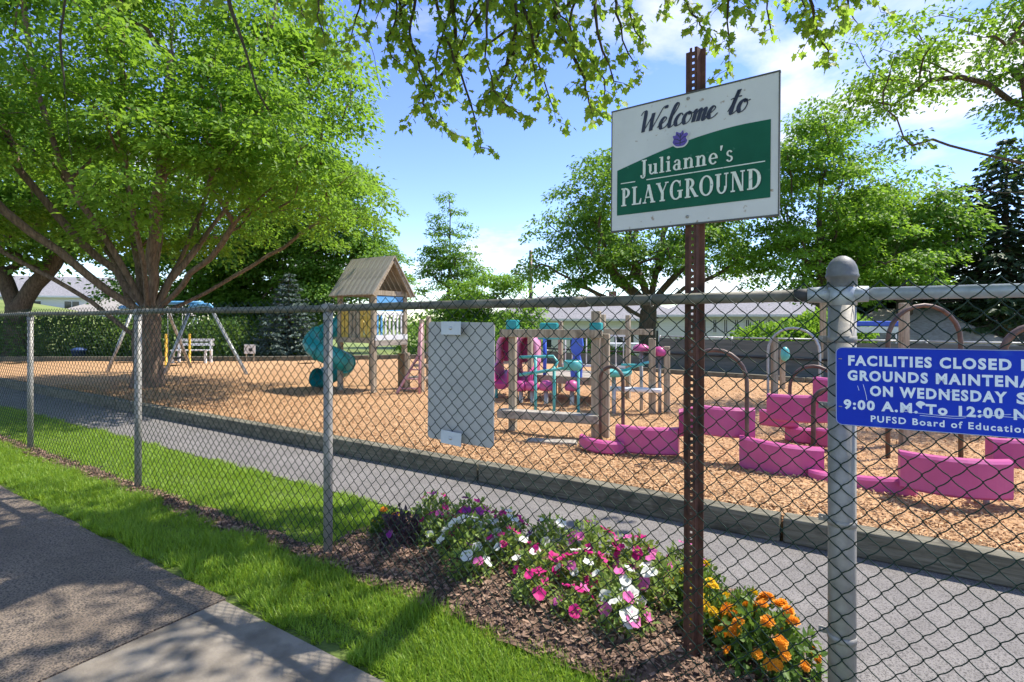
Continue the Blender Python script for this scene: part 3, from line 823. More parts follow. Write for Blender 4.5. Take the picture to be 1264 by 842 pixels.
# scuffs and scratches
pn = Pen(); g = Glyphs(pn, 0, 0, 1)
for st in ([(0.075, 0.135), (0.082, 0.105), (0.085, 0.085)], [(0.060, 0.130), (0.064, 0.115)], [(0.27, 0.118), (0.31, 0.128)], [(0.17, 0.058), (0.30, 0.052), (0.43, 0.068)], [(0.36, 0.062), (0.45, 0.060), (0.52, 0.066)], [(0.22, 0.048), (0.30, 0.046), (0.33, 0.050)]):
    g.stroke(st, 0.0012, 0.0012)
blob(pn, [(-.9, .2), (-.2, .9), (.7, .6), (.9, .1), (.3, -.2), (.2, -.9), (-.4, -.5)], 0.222, 0.080, 0.013)
link("scuffs", flat_mesh("scuffs", pn, M_ltext), bb, loc=(0, -0.0018, 0))
for (x, z) in ((0.012, 0.215), (0.6, 0.215), (0.012, 0.06), (0.6, 0.06)):
    MB().tube([(x - 0.004, -0.0015, z), (x + 0.006, -0.0015, z)], 0.0016, 6).build("wire_tie", M_galv, bb)

# ================================================================== TREES
M_bark = mat("grey_brown_bark", (0.060, 0.045, 0.032), (0.155, 0.120, 0.085), scale=9, rough=0.95, bump=1.0, bscale=22, stretch=(3, 3, 0.5), bdist=0.03)
M_bark2 = mat("reddish_bark", (0.11, 0.075, 0.052), (0.27, 0.185, 0.13), scale=8, rough=0.95, bump=1.0, bscale=20, stretch=(3, 3, 0.4), bdist=0.03)
M_twig = mat("dark_twig", (0.035, 0.028, 0.020), (0.075, 0.058, 0.040), scale=20, rough=0.9)
M_leaf_a = leaf_mat("leaf_lime", (0.085, 0.20, 0.018), (0.185, 0.34, 0.038), (0.37, 0.60, 0.045), 0.50)
M_leaf_b = leaf_mat("leaf_mid", (0.068, 0.17, 0.020), (0.15, 0.285, 0.038), (0.31, 0.52, 0.045), 0.48)
M_leaf_c = leaf_mat("leaf_deep", (0.040, 0.105, 0.018), (0.095, 0.18, 0.030), (0.20, 0.32, 0.04), 0.38)
M_leaf_o = leaf_mat("leaf_olive", (0.10, 0.195, 0.020), (0.21, 0.33, 0.045), (0.48, 0.70, 0.07), 0.58)
M_needle = leaf_mat("needle_dark", (0.026, 0.056, 0.022), (0.062, 0.105, 0.040), (0.06, 0.12, 0.03), 0.15)
M_needle_b = leaf_mat("needle_blue", (0.055, 0.090, 0.075), (0.130, 0.175, 0.150), (0.12, 0.18, 0.12), 0.15)

class Skel:
    def __init__(self): self.p = []; self.par = []; self.tip = []
    def node(self, p, par): self.p.append(np.array(p, float)); self.par.append(par); return len(self.p) - 1
    def poly(self, pts, par=-1, step=0.35, wob=0.03, rg=None):
        pts = [np.array(q, float) for q in pts]
        if par >= 0: pts = [self.p[par]] + pts
        else: par = self.node(pts[0], -1)
        n = len(pts)
        for i in range(n - 1):
            p0, p1, p2, p3 = pts[max(i - 1, 0)], pts[i], pts[i + 1], pts[min(i + 2, n - 1)]
            k = max(1, int(np.linalg.norm(p2 - p1) / step))
            for j in range(1, k + 1):
                t = j / k
                q = 0.5 * (2 * p1 + (p2 - p0) * t + (2 * p0 - 5 * p1 + 4 * p2 - p3) * t * t + (3 * p1 - p0 - 3 * p2 + p3) * t ** 3)
                if rg is not None and not (i == n - 2 and j == k): q = q + rg.normal(0, wob, 3)
                par = self.node(q, par)
        return par
    def attach(self, targets, fork, rg, up=0.15, step=0.4, wob=0.04, first=0):
        order = np.argsort(np.linalg.norm(targets - fork, axis=1))
        for c in targets[order]:
            P = np.array(self.p); dv = c - P
            d = np.linalg.norm(dv, axis=1); df = np.linalg.norm(P - fork, axis=1)
            cost = d + 0.30 * df + 10 * (df > np.linalg.norm(c - fork)) + 0.6 * np.maximum(0, P[:, 2] - c[2])
            cost[:first] += 50
            i = int(np.argmin(cost)); a = self.p[i]
            mid = (a + c) / 2 + np.array([0, 0, up * d[i]]) + rg.normal(0, wob * d[i] + 0.01, 3)
            e = self.poly([mid, c], i, step, wob, rg)
            self.tip.append(e)
    def radii(self, tip_r=0.006, power=2.3, max_r=None):
        n = len(self.p); acc = np.zeros(n); has = np.zeros(n, bool)
        for i in range(n - 1, -1, -1):
            if not has[i]: acc[i] = tip_r ** power
            else: acc[i] += (tip_r * 0.12) ** power
            if self.par[i] >= 0: acc[self.par[i]] += acc[i]; has[self.par[i]] = True
        r = acc ** (1 / power)
        if max_r is not None and r[0] > 0: r = np.minimum(r, tip_r) + (np.maximum(r - tip_r, 0)) * (max_r - tip_r) / max(r[0] - tip_r, 1e-6)
        return r
    def mesh(self, name, m, r, flare=0.0, base_z=0.0, thick=0.02):
        P = np.array(self.p); par = np.array(self.par); n = len(P)
        V, F = [], []; cnt = 0; used = {}
        ref = np.array([0.31, 0.94, 0.13]); ref /= np.linalg.norm(ref)
        def ring(c, t, rad, s):
            t = t / (np.linalg.norm(t) + 1e-9); a = np.cross(t, ref); a /= np.linalg.norm(a) + 1e-9; b = np.cross(t, a)
            q = 2 * np.pi * np.arange(s) / s
            return c + rad * (np.cos(q)[:, None] * a + np.sin(q)[:, None] * b)
        dirs = np.zeros((n, 3)); 
        for i in range(n):
            if par[i] >= 0: dirs[i] = P[i] - P[par[i]]
        kids = {}
        for i in range(n):
            if par[i] >= 0: kids.setdefault(par[i], []).append(i)
        main = {k: max(v, key=lambda j: r[j]) for k, v in kids.items()}
        own = {}
        for i in range(n):
            pa = par[i]
            if pa < 0: continue
            big = r[pa] > 0.05; s = 12 if r[i] > 0.06 else (6 if r[i] > thick else 4)
            if main[pa] == i and pa in own and own[pa][1] == s: a0 = own[pa][0]
            else:
                dd = dirs[i] if main[pa] != i or par[pa] < 0 else dirs[pa] + dirs[i]
                rad = r[pa] if main[pa] == i else min(r[pa] * 0.9, r[i] * 1.25)
                if flare and par[pa] < 0: rad *= 1 + flare
                V.append(ring(P[pa], dd, rad, s)); a0 = cnt; cnt += s
            ch = main.get(i); td = dirs[i] + (dirs[ch] if ch is not None else 0)
            rr = r[i] * (1 + flare * max(0, 1 - (P[i][2] - P[0][2]) / 0.5)) if flare else r[i]
            V.append(ring(P[i], td, rr, s)); b0 = cnt; cnt += s
            own[i] = (b0, s)
            j = np.arange(s); j2 = (j + 1) % s
            F.append(np.stack([a0 + j, a0 + j2, b0 + j2, b0 + j], 1))
        return np_mesh(name, np.concatenate(V), np.concatenate(F), m, True)

def sample_crown(ells, n, rg, inner=0.35, gap=0.9, gap_scale=0.55, clear=None):
    vol = np.array([e[3] * e[4] * e[5] for e in ells]); vol = vol / vol.sum(); out = []
    off = Vector(rg.uniform(-50, 50, 3))
    while len(out) < n:
        e = ells[rg.choice(len(ells), p=vol)]
        d = rg.normal(size=3); d /= np.linalg.norm(d)
        rr = inner + (1 - inner) * rg.random() ** 0.6
        q = np.array(e[:3]) + d * np.array(e[3:6]) * rr
        if noise.noise(Vector(q) * gap_scale + off) < gap - 1.0 - 0.12: continue
        if clear is not None and clear(q): continue
        out.append(q)
    return np.array(out)

def clump_leaves(name, m, centres, rad, per, size, rg, fork, flat=0.42, shape=LEAF4, droop=0.35, tilt=0.55):
    n = len(centres) * per
    c = np.repeat(centres, per, 0); rr = np.repeat(rad, per)
    a = rg.uniform(0, 2 * np.pi, n); q = np.sqrt(rg.random(n)) * rr
    out = unit(c - fork)
    # spray plane tilts down and outward
    off = np.stack([np.cos(a) * q, np.sin(a) * q, rg.normal(0, 0.33, n) * rr * flat], 1)
    off[:, 2] -= droop * q * q / np.maximum(rr, 1e-6)
    off[:, 2] -= 0.25 * (off[:, :2] * out[:, :2]).sum(1)
    pos = c + off
    d = np.stack([off[:, 0], off[:, 1], -0.35 * rr + 0 * a], 1) + rg.normal(0, 0.35, (n, 3)) * rr[:, None]
    nn = np.stack([rg.normal(0, tilt, n), rg.normal(0, tilt, n), np.ones(n)], 1) + out * 0.35
    return scatter(name, m, pos, d, nn, rg.uniform(0.7, 1.3, n) * size, shape=shape)

def leafy_tree(name, label, base, trunk, limbs, ells, nclump, per, leaf, rad, m_leaf, m_bark, seed, trunk_r,
               inner=0.35, gap=0.9, fork_at=None, group="trees around the playground", tip=0.006, flare=0.35, droop=0.35, flat=0.42, gs=0.55, extra=None, step=0.4, first=2, clear=None, power=2.25):
    rg = np.random.default_rng(seed)
    root = empty(name, base); tag(root, label, "tree", group)
    sk = Skel(); e = sk.poly(trunk, -1, 0.3, 0.012, rg)
    fork = np.array(sk.p[e]) if fork_at is None else np.array(fork_at, float)
    for lb in limbs:
        s = e if not isinstance(lb[0], float) else int(np.argmin([abs(p[2] - lb[0]) for p in sk.p[:e + 1]]))
        pts = lb[1:] if isinstance(lb[0], float) else lb
        sk.poly(pts, s, 0.4, 0.03, rg)
    T = sample_crown(ells, nclump, rg, inner, gap, gs, clear)
    if extra is not None: T = np.concatenate([T, np.array(extra, float)])
    sk.attach(T, fork, rg, step=step, first=first)
    r = sk.radii(tip, power, trunk_r)
    link("trunk", sk.mesh("trunk", m_bark, r, flare), root)
    ra = rg.uniform(0.75, 1.25, len(T)) * rad
    link("crown", clump_leaves("crown", m_leaf, T, ra, per, leaf, rg, fork, flat, droop=droop), root)
    return root

# the big multi-stemmed tree standing in the mulch on the left
leafy_tree("shade_tree", "broad many-stemmed tree shading the swings on the left", (-7.35, 10.7, MZ - 0.06),
           [(0, 0, -0.1), (0.02, 0, 0.5), (0.0, 0.02, 1.0), (0.03, 0, 1.45)],
           [[(-0.45, 0.1, 2.1), (-1.2, -0.2, 3.0), (-2.0, -0.6, 4.3), (-2.4, -.8, 6.0)],
            [(-0.2, -0.2, 2.3), (-0.6, -0.9, 3.6), (-0.8, -1.5, 5.2), (-0.9, -1.8, 7.0)],
            [(0.02, 0.2, 2.4), (0.0, 0.5, 4.0), (0.2, 0.6, 6.0), (0.1, 0.6, 8.0)],
            [(0.18, -0.1, 2.3), (0.5, -0.4, 3.7), (0.9, -0.8, 5.3), (1.2, -1.0, 7.2)],
            [(0.4, 0.15, 2.2), (1.0, 0.6, 3.4), (1.6, 1.0, 5.0), (2.1, 1.2, 6.6)],
            [(0.6, -0.1, 1.9), (1.5, -0.5, 2.6), (2.6, -0.9, 3.5), (3.5, -1.0, 4.3)],
            [(0.5, 0.4, 1.75), (1.4, 0.7, 2.3), (2.4, 0.9, 3.0), (3.3, 1.2, 3.8)],
            [(-0.3, 0.3, 2.2), (-0.7, 0.6, 3.3), (-1.1, 0.9, 5.0), (-1.4, 1.1, 7.2)], [(0.3, -0.35, 2.1), (0.55, -1.1, 3.2), (0.7, -1.8, 4.8), (0.8, -2.2, 6.4)],
            [(0.25, 0.35, 2.3), (0.5, 1.0, 3.8), (0.7, 1.5, 5.6)], [(-0.5, -0.35, 2.0), (-1.4, -1.1, 3.0), (-2.2, -1.8, 4.2)],
            [1.15, (-0.9, -0.3, 1.75), (-2.0, -0.5, 2.5), (-3.2, -0.6, 3.2), (-4.2, -.8, 4.2)],
            [1.2, (-0.7, 0.5, 1.9), (-1.6, 1.0, 2.9), (-2.6, 1.6, 4.2)]],
           [(-0.3, -0.2, 5.9, 4.7, 4.0, 3.9), (-1.2, -1.2, 4.1, 3.9, 3.2, 1.7), (1.8, 0.2, 4.3, 3.0, 2.9, 1.8), (0.4, 0, 8.2, 3.6, 3.2, 2.2), (-3.8, -.4, 4.6, 2.2, 2.6, 2.0), (2.9, -1.4, 5.0, 2.4, 2.0, 1.6)],
           620, 210, 0.098, 0.60, M_leaf_a, M_bark2, 21, 0.25, inner=0.42, gap=1.0, fork_at=(0, 0, 2.2), first=5, tip=0.007, power=1.95,
           clear=lambda q: q[2] < 2.75 + 0.12 * abs(q[0]) or (random.random() < 0.72 and q[1] < 0.8 and abs(q[0] - 0.2) < 2.6 and q[2] < 4.9 - 0.55 * abs(q[0] - 0.2)))
leafy_tree("leaning_tree", "forked tree behind the fence at the far left edge", (-17.6, 18.9, -0.05),
           [(0, 0, -0.1), (0, 0, 0.9), (0.05, 0, 1.9)],
           [[(-0.3, 0, 2.8), (-0.9, 0, 4.2), (-1.4, 0, 6)], [(0.6, 0, 2.7), (1.4, 0.2, 4.0), (1.9, 0.3, 6)]],
           [(-0.4, 0, 6.6, 4.6, 3.6, 3.4), (-2.6, -0.5, 4.8, 2.8, 2.4, 1.6), (2.6, 0, 5.0, 2.2, 2.2, 1.6)],
           240, 120, 0.19, 0.85, M_leaf_b, M_bark, 22, 0.36, inner=0.4, gap=1.0)
# trees behind the swings and the tower
leafy_tree("dense_tree", "dense green tree rising right behind the wooden tower roof", (-9.6, 25.0, -0.05),
           [(0, 0, -0.1), (0, 0, 1.2), (0.1, 0, 2.2)], [[(-1.2, 0, 4), (-2.0, 0, 6)], [(1.2, 0, 4), (2, 0, 6)], [(0.1, 0, 5), (0, 0, 8)]],
           [(0.2, 0, 5.6, 3.6, 3.0, 4.2), (1.7, -.4, 3.6, 3.0, 2.6, 2.2), (-1.8, 0, 4, 3.0, 2.6, 2.6), (0.2, 0, 8, 2.2, 2.2, 2.0)],
           330, 190, 0.155, 0.85, M_leaf_b, M_bark, 23, 0.32, inner=0.45, gap=1.02)
leafy_tree("dark_tree", "deep green shady tree behind the swing set", (-14.0, 25.5, -0.05),
           [(0, 0, -0.1), (0, 0, 1.4), (0.1, 0, 2.4)], [[(-1.2, 0, 4), (-2.0, 0, 6)], [(1.2, 0, 4), (2, 0, 6)]],
           [(0, 0, 5.4, 4.6, 3, 4.6), (-3, 0, 3.6, 3, 2.6, 2.4), (3, 0, 3.4, 3.0, 2.6, 2.6)],
           300, 170, 0.17, 0.95, M_leaf_b, M_bark, 24, 0.34, inner=0.4, gap=1.02)
leafy_tree("young_tree", "slender open young tree against the sky beside the tower roof", (-3.7, 31.0, -0.6),
           [(0, 0, -0.1), (0.05, 0, 2), (0, 0, 4), (0.1, 0, 6.5), (0.05, 0, 9.4)], [],
           [(0, 0, 4.6, 2.2, 2.0, 2.2), (0, 0, 6.4, 1.6, 1.5, 2.0), (0, 0, 8.3, 0.95, 0.95, 1.6)],
           175, 60, 0.15, 0.55, M_leaf_b, M_bark, 25, 0.14, inner=0.25, gap=0.98, fork_at=(0, 0, 1.0), tip=0.012, droop=-0.1)
leafy_tree("bright_bush", "bright green rounded tree to the right of the tower", (-1.3, 27.5, -0.4),
           [(0, 0, -0.1), (0, 0, 0.8), (0, 0, 1.3)], [[(-.7, 0, 2)], [(.7, 0, 2)]],
           [(0.2, 0, 2.8, 2.4, 2.0, 1.7), (-1.6, 0, 2.2, 1.6, 1.6, 1.5), (1.3, 0, 2.1, 1.7, 1.6, 1.6)],
           170, 110, 0.15, 0.6, M_leaf_a, M_bark, 26, 0.16, inner=0.6, gap=1.05)
leafy_tree("spreading_tree", "spreading tree with open limbs behind the welcome sign", (5.35, 21.0, -0.9),
           [(0, 0, -0.1), (0.02, 0, 1.0), (0, 0, 2.0), (0.05, 0, 3.0)],
           [[(-1.3, 0.3, 4.2), (-2.6, 0.3, 5.6), (-3.4, 0.3, 7.2)], [(-0.5, -0.3, 4.6), (-1.0, -0.6, 6.4), (-1.3, -.6, 8.6)], [(0.5, 0.3, 4.6), (0.9, 0.3, 6.6), (1.0, 0, 8.6)],
            [(1.4, 0, 4.4), (2.6, 0.3, 5.8), (3.3, 0.3, 7)], [2.4, (-1.6, -0.5, 3.2), (-3.2, -0.8, 3.9), (-4.2, -0.8, 4.6)], [2.6, (1.4, -.3, 3.6), (2.7, -.5, 4.2)]],
           [(-0.2, 0, 6.7, 4.0, 3.4, 3.1), (-2.9, 0, 5.0, 2.1, 2.2, 1.8), (2.6, 0, 5.2, 1.9, 2.0, 1.5)],
           250, 130, 0.145, 0.68, M_leaf_b, M_bark, 27, 0.33, inner=0.42, gap=0.98, fork_at=(0, 0, 3.0), gs=0.4)
leafy_tree("right_tree", "tall lime green tree between the welcome sign and the spruces", (10.4, 18.0, -0.9),
           [(0, 0, -0.1), (0, 0, 1.6), (0.08, 0, 3.2), (0, 0, 5.4), (0.1, 0, 8.4)],
           [[4.0, (-1.0, 0, 4.7), (-2.0, 0.2, 5.5)], [3.4, (1.2, -.2, 4.0), (2.6, -.4, 4.8)], [5.2, (1.0, 0, 6.2), (2.0, 0, 7.2)], [3.0, (-1.4, -.2, 3.2), (-2.6, -.2, 3.4)]],
           [(0.1, 0, 6.2, 2.3, 2.2, 3.1), (1.8, -.2, 5.0, 2.4, 2.0, 1.9), (-1.2, 0, 4.4, 2.0, 1.8, 1.5), (0.1, 0, 8.4, 1.4, 1.4, 1.4)],
           260, 140, 0.125, 0.58, M_leaf_a, M_bark, 28, 0.18, inner=0.35, gap=0.97, fork_at=(0, 0, 3.0))
leafy_tree("rear_tree", "mid green tree behind the dark spruces on the right", (14.4, 19.6, -1.2),
           [(0, 0, -0.1), (0, 0, 2), (0.1, 0, 4)], [[(-1.5, 0, 5.6), (-2.4, 0, 7)], [(1.5, 0, 5.6), (2.5, 0, 7)]],
           [(-0.6, 0, 6.2, 2.6, 2.2, 2.0), (-2.0, 0, 4.8, 1.7, 1.6, 1.6)],
           130, 100, 0.19, 0.75, M_leaf_b, M_bark, 29, 0.26, inner=0.35, gap=0.98)
# near tree just outside the frame on the right whose limbs reach in
leafy_tree("edge_tree", "airy tree reaching in over the right edge of the playground", (9.9, 8.2, -0.05),
           [(0, 0, -0.1), (0, 0, 2), (-0.1, 0, 3.4)],
           [[(-1.0, 0, 3.85), (-2.0, 0.1, 3.95), (-3.0, 0.2, 4.25)], [(-1.0, 0.5, 4.6), (-2.2, 0.9, 5.7), (-3.4, 1.2, 6.3)], [(-1.2, 0.2, 3.5), (-2.1, 0.3, 3.55), (-2.9, 0.3, 3.7)], [(0, 0, 5.5), (-.4, 0, 7.2)], [(1, 0, 5)]],
           [(-2.8, 0.6, 5.7, 1.7, 1.5, 1.3), (-0.9, 0, 6.4, 2.2, 2, 1.6), (-2.5, 0.2, 4.4, 1.1, 1.0, 0.7), (-1.4, 0, 5.0, 1.2, 1.2, 1.0), (1.5, 0, 5.5, 2, 2, 2)],
           330, 75, 0.085, 0.36, M_leaf_a, M_bark, 30, 0.17, inner=0.2, gap=0.98, fork_at=(0, 0, 3.2), step=0.3)

def conifer(name, label, base, H, Rb, whorls, per, m, seed, z0=0.4, droop=0.28, needle=0.16, lean=0.0, dens=1.0, group="trees around the playground", tw=0.05):
    rg = np.random.default_rng(seed)
    root = empty(name, base); tag(root, label, "tree", group)
    MB().tube([(0, 0, -0.1), (0, 0, H * 0.5), (lean, 0, H)], [0.022 * H, 0.014 * H, 0.004], 10).build("trunk", M_bark, root)
    P, D, N, S = [], [], [], []; br = MB()
    for w in range(whorls):
        t = w / (whorls - 1); z = z0 + (H - z0 - 0.1) * t ** 0.95
        L0 = Rb * (1 - t) ** 0.85 + 0.12
        nb = max(4, int(per * (1 - 0.5 * t)))
        for b in range(nb):
            a = 2 * math.pi * (b + rg.random() * 0.7) / nb + w; L = L0 * rg.uniform(0.72, 1.1)
            n = int(max(10, 46 * L * dens)); s = rg.random(n) ** 0.7
            dx, dy = math.cos(a), math.sin(a)
            zz = z - droop * L * s + 0.16 * L * s ** 3 + rg.normal(0, 0.02, n)
            side = rg.normal(0, 0.16, n) * L * (1.05 - s) * 0.9 + rg.normal(0, tw, n)
            x = dx * L * s - dy * side; y = dy * L * s + dx * side
            P.append(np.stack([x + lean * z / H, y, zz - np.abs(side) * 0.35], 1))
            D.append(np.stack([dx * 0.8 - dy * np.sign(side) * 0.7 + rg.normal(0, .25, n), dy * 0.8 + dx * np.sign(side) * 0.7 + rg.normal(0, .25, n), -0.35 + rg.normal(0, .25, n)], 1))
            N.append(np.stack([rg.normal(0, .5, n), rg.normal(0, .5, n), np.ones(n)], 1)); S.append(rg.uniform(0.7, 1.3, n) * needle)
            if L > 0.5: br.tube([(lean * z / H, 0, z), (dx * L * .5, dy * L * .5, z - droop * L * .5), (dx * L * .92, dy * L * .92, z - droop * L * .92 + .12 * L)], [0.012 * L + .004, 0.008 * L + .003, 0.003], 4, cap=False)
    br.build("branches", M_twig, root)
    link("needles", scatter("needles", m, np.concatenate(P), np.concatenate(D), np.concatenate(N), np.concatenate(S)), root)
    return root
conifer("blue_spruce", "small silvery blue spruce left of the wooden tower", (-8.3, 19.8, -0.03), 3.3, 1.35, 17, 13, M_needle_b, 41, z0=0.25, droop=0.15, needle=0.12, dens=1.3)
conifer("dark_spruce", "tall dark spruce leaning in from the right edge", (18.2, 19.6, -1.6), 9.8, 4.2, 24, 11, M_needle, 42, z0=3.6, droop=0.36, needle=0.24, dens=0.6)
conifer("inner_spruce", "dark spruce standing directly behind the galvanised end post rail", (16.0, 22.6, -1.6), 8.8, 3.0, 22, 11, M_needle, 43, z0=3.2, droop=0.3, needle=0.26, dens=0.9)

# clipped hedge along the back left and low shrubs
def leaf_mound(name, label, base, ells, n, leaf, m, seed, cat="shrub", group=None, stems=5):
    rg = np.random.default_rng(seed); root = empty(name, base); tag(root, label, cat, group)
    P, N = [], []
    vol = np.array([e[3] * e[4] + e[4] * e[5] + e[3] * e[5] for e in ells]); vol /= vol.sum()
    for e, q in zip(ells, vol):
        k = int(n * q); d = unit(rg.normal(size=(k, 3))); rr = 1 - 0.45 * rg.random(k) ** 2.2
        bumpy = np.array([1 + 0.22 * noise.noise(Vector(v * 2.6) + Vector((seed, 0, e[0]))) for v in d])
        P.append(np.array(e[:3]) + d * np.array(e[3:6]) * (rr * bumpy)[:, None]); N.append(d)
    P = np.concatenate(P); N = np.concatenate(N); k = P[:, 2] > 0.02; P, N = P[k], N[k]; n = len(P)
    mb = MB()
    for i in range(stems):
        a = rg.uniform(0, 6.28); e = ells[i % len(ells)]
        mb.tube([(e[0] * .8, e[1] * .8, -0.05), (e[0] + math.cos(a) * e[3] * .3, e[1] + math.sin(a) * e[4] * .3, e[2])], [0.03, 0.012], 6)
    tag(mb.build("stems", M_twig, root), kind="stuff")
    link("foliage", scatter("foliage", m, P, N + rg.normal(0, .7, (n, 3)), N + rg.normal(0, .6, (n, 3)) + np.array([0, 0, .6]), rg.uniform(.7, 1.3, n) * leaf), root)
    return root
rg0 = np.random.default_rng(50)
leaf_mound("hedge", "long dark green hedge behind the mulch on the left", (-16.5, 19.3, -0.05),
           [(x, rg0.normal(0, .15), 0.75, 1.1, 0.75, 0.85 + rg0.uniform(-.1, .15)) for x in np.arange(-8.5, 6.2, 1.1)], 26000, 0.13, M_leaf_c, 51, "hedge", stems=14)
leaf_mound("shrub", "low dark shrubs under the trees behind the swings", (-9.5, 21.6, -0.05),
           [(x, 0, 0.7, 1.0, 0.8, 0.9) for x in (-1.6, -.4, .8)], 7000, 0.13, M_leaf_c, 52, stems=4)
leaf_mound("shrub", "rounded green shrub left of the spreading tree trunk", (3.2, 20.5, -1.0), [(0, 0, .9, .9, .8, .8), (.9, 0, .7, .7, .7, .7)], 4500, 0.11, M_leaf_b, 53)
leaf_mound("shrub", "small rounded shrub right of the spreading tree trunk", (6.6, 20.0, -1.0), [(0, 0, .9, .8, .8, .9), (.7, .3, .7, .7, .7, .6)], 4500, 0.11, M_leaf_b, 54)
leaf_mound("bush", "lime green bush hanging over the grey screened fence", (7.6, 14.3, -0.4), [(0, 0, 1.3, 1.7, .8, .55), (.9, 0, 1.5, 1.2, .8, .6), (-1.0, 0, 1.05, 1.0, .7, .45)], 9500, 0.11, M_leaf_a, 55)
leaf_mound("shrub", "pale green shrub mass behind the stepped platform", (-2.4, 22.5, -0.3), [(0, 0, .9, 1.6, .8, .8), (1.6, 0, .8, 1.3, .8, .7), (-1.4, 0, .8, 1.2, .8, .8)], 8000, 0.12, M_leaf_b, 57)
rg0 = np.random.default_rng(60)
# far wood on the skyline, one mass
P = []
for i in range(260):
    x = rg0.uniform(-120, 130); y = 95 + rg0.uniform(0, 30); h = rg0.uniform(2.0, 5.5)
    P.append((x, y, h))
P = np.array(P); pos = []
for (x, y, h) in P:
    d = unit(rg0.normal(size=(160, 3))); pos.append(np.array([x, y, -3 + h * .5]) + d * np.array([3.6, 3.0, h * .6]))
pos = np.concatenate(pos); n = len(pos)
tag(link("far_wood", scatter("far_wood", M_leaf_c, pos, rg0.normal(size=(n, 3)), np.stack([rg0.normal(0, .6, n), rg0.normal(0, .6, n), np.ones(n)], 1), np.full(n, 0.9))),
    "far band of woodland low on the skyline", "wood", kind="stuff")

# ------------------------------------------------------------------ overhanging street tree (trunk behind the viewpoint)
rg = np.random.default_rng(71)
root = empty("overhanging_maple", (-1.4, -3.4, -0.05)); tag(root, "overhanging maple branches drooping into the top of the view", "tree", "trees around the playground")
B = np.array([-1.4, -3.4, -0.05])
sk = Skel(); e = sk.poly([(0, 0, -0.1), (0.05, 0, 1.5), (0, 0.1, 3.0), (0.05, 0.2, 3.8)], -1, 0.3, 0.02, rg)
def wpt(px, py, Y):   # a point at depth Y, from its direction in the camera's view
    return np.array([(px - 632) / 657 * Y, Y, EYE + (397 - py) / 657 * Y]) - B
la = sk.poly([(0.6, 2.0, 4.9), (1.0, 4.5, 5.1), (1.5, 6.6, 4.95), (1.9, 7.9, 4.75)], e, 0.4, 0.03, rg)
lb_ = sk.poly([(-0.8, 2.2, 4.8), (-1.4, 5.0, 5.1), (-1.9, 7.4, 5.0)], e, 0.4, 0.03, rg)
lc = sk.poly([(1.6, 1.6, 4.9), (2.9, 4.2, 5.1), (3.7, 6.6, 4.95), (4.2, 7.6, 4.85)], e, 0.4, 0.03, rg)
ld = sk.poly([(-2.0, 1.2, 5.0), (-3.6, 3.2, 5.4), (-5.0, 5.2, 5.3)], e, 0.4, 0.03, rg)
main_n = len(sk.p)
# crown well above the view, patchy
T = sample_crown([(0.6, 5.4, 6.1, 3.3, 2.6, 0.9), (-2.4, 4.6, 6.2, 2.6, 3.0, 1.0), (0.2, 1.0, 6.0, 3.0, 2.6, 1.3), (1.2, 7.5, 6.3, 2.8, 1.7, 0.7), (-1.6, 7.2, 6.3, 2.4, 1.7, 0.7), (2.9, 6.7, 6.4, 1.2, 1.3, 0.6)], 400, rg, 0.1, 1.0, 0.8)
sk.attach(T, np.array([0, .2, 3.8]), rg, up=0.1, step=0.3, first=e)
# drooping leafy sprigs that enter the view: (start px,py  -> ... -> tip px,py, depth)
SPRIGS = [
    (4.2, [(470, -150), (455, -60), (440, 20), (425, 70)]), (4.4, [(505, -140), (490, -40), (500, 40), (520, 110), (500, 155)]),
    (4.1, [(545, -150), (535, -50), (545, 40), (575, 110), (592, 190)]), (4.3, [(560, -130), (560, -20), (545, 60), (535, 110), (548, 165)]),
    (4.0, [(600, -150), (605, -40), (600, 50), (612, 110), (640, 140)]), (4.5, [(650, -140), (640, -30), (655, 40), (675, 100), (690, 150)]),
    (4.2, [(690, -150), (700, -50), (690, 20), (715, 90), (730, 140)]), (4.1, [(735, -150), (740, -60), (735, 20), (745, 80), (765, 115)]),
    (4.6, [(770, -150), (780, -50), (775, 10), (800, 60)]), (4.0, [(620, -120), (660, -40), (700, 30), (712, 70)]),
    (4.4, [(575, -110), (590, -20), (640, 30), (655, 85), (662, 130)]), (4.2, [(420, -140), (405, -50), (395, 20), (410, 60)]),
    (4.3, [(840, -150), (850, -70), (840, -10), (868, 30), (880, 60)]), (4.0, [(900, -150), (905, -60), (895, 0), (905, 50), (900, 85)]),
    (4.4, [(945, -150), (950, -60), (945, 10), (960, 50)]), (4.1, [(1000, -140), (1000, -50), (1005, 10), (1015, 50), (1022, 85)]),
    (4.5, [(1050, -140), (1045, -50), (1050, 0), (1065, 40)]), (4.2, [(965, -150), (975, -70), (985, 0), (990, 30)]),
    (4.6, [(820, -150), (820, -60), (822, -20), (815, 20)]), (4.0, [(500, -150), (520, -60), (470, 0), (455, 40)]),
    (4.4, [(720, -150), (660, -60), (600, 0), (570, 60), (560, 90)]), (4.3, [(1080, -150), (1090, -80), (1080, -20), (1085, 15)]),
    (4.5, [(380, -150), (375, -60), (370, 0), (380, 30)]), (4.4, [(870, -140), (930, -50), (925, 10), (930, 40)]),
    (4.3, [(640, -150), (560, -60), (515, 10), (510, 70), (530, 120)]), (4.1, [(780, -140), (755, -40), (765, 30), (790, 90)]),
    (4.2, [(590, -150), (625, -50), (640, 20), (620, 80), (600, 130)]), (4.5, [(540, -140), (600, -40), (575, 30), (560, 80)]),
    (4.3, [(680, -140), (670, -50), (650, 0), (630, 50), (640, 100)]), (4.2, [(460, -140), (480, -50), (490, 10), (480, 60), (510, 90)]),
    (4.0, [(1030, -150), (1035, -70), (1030, -10), (1040, 30)]), (4.4, [(1000, -150), (960, -80), (915, -20), (880, 20)])]
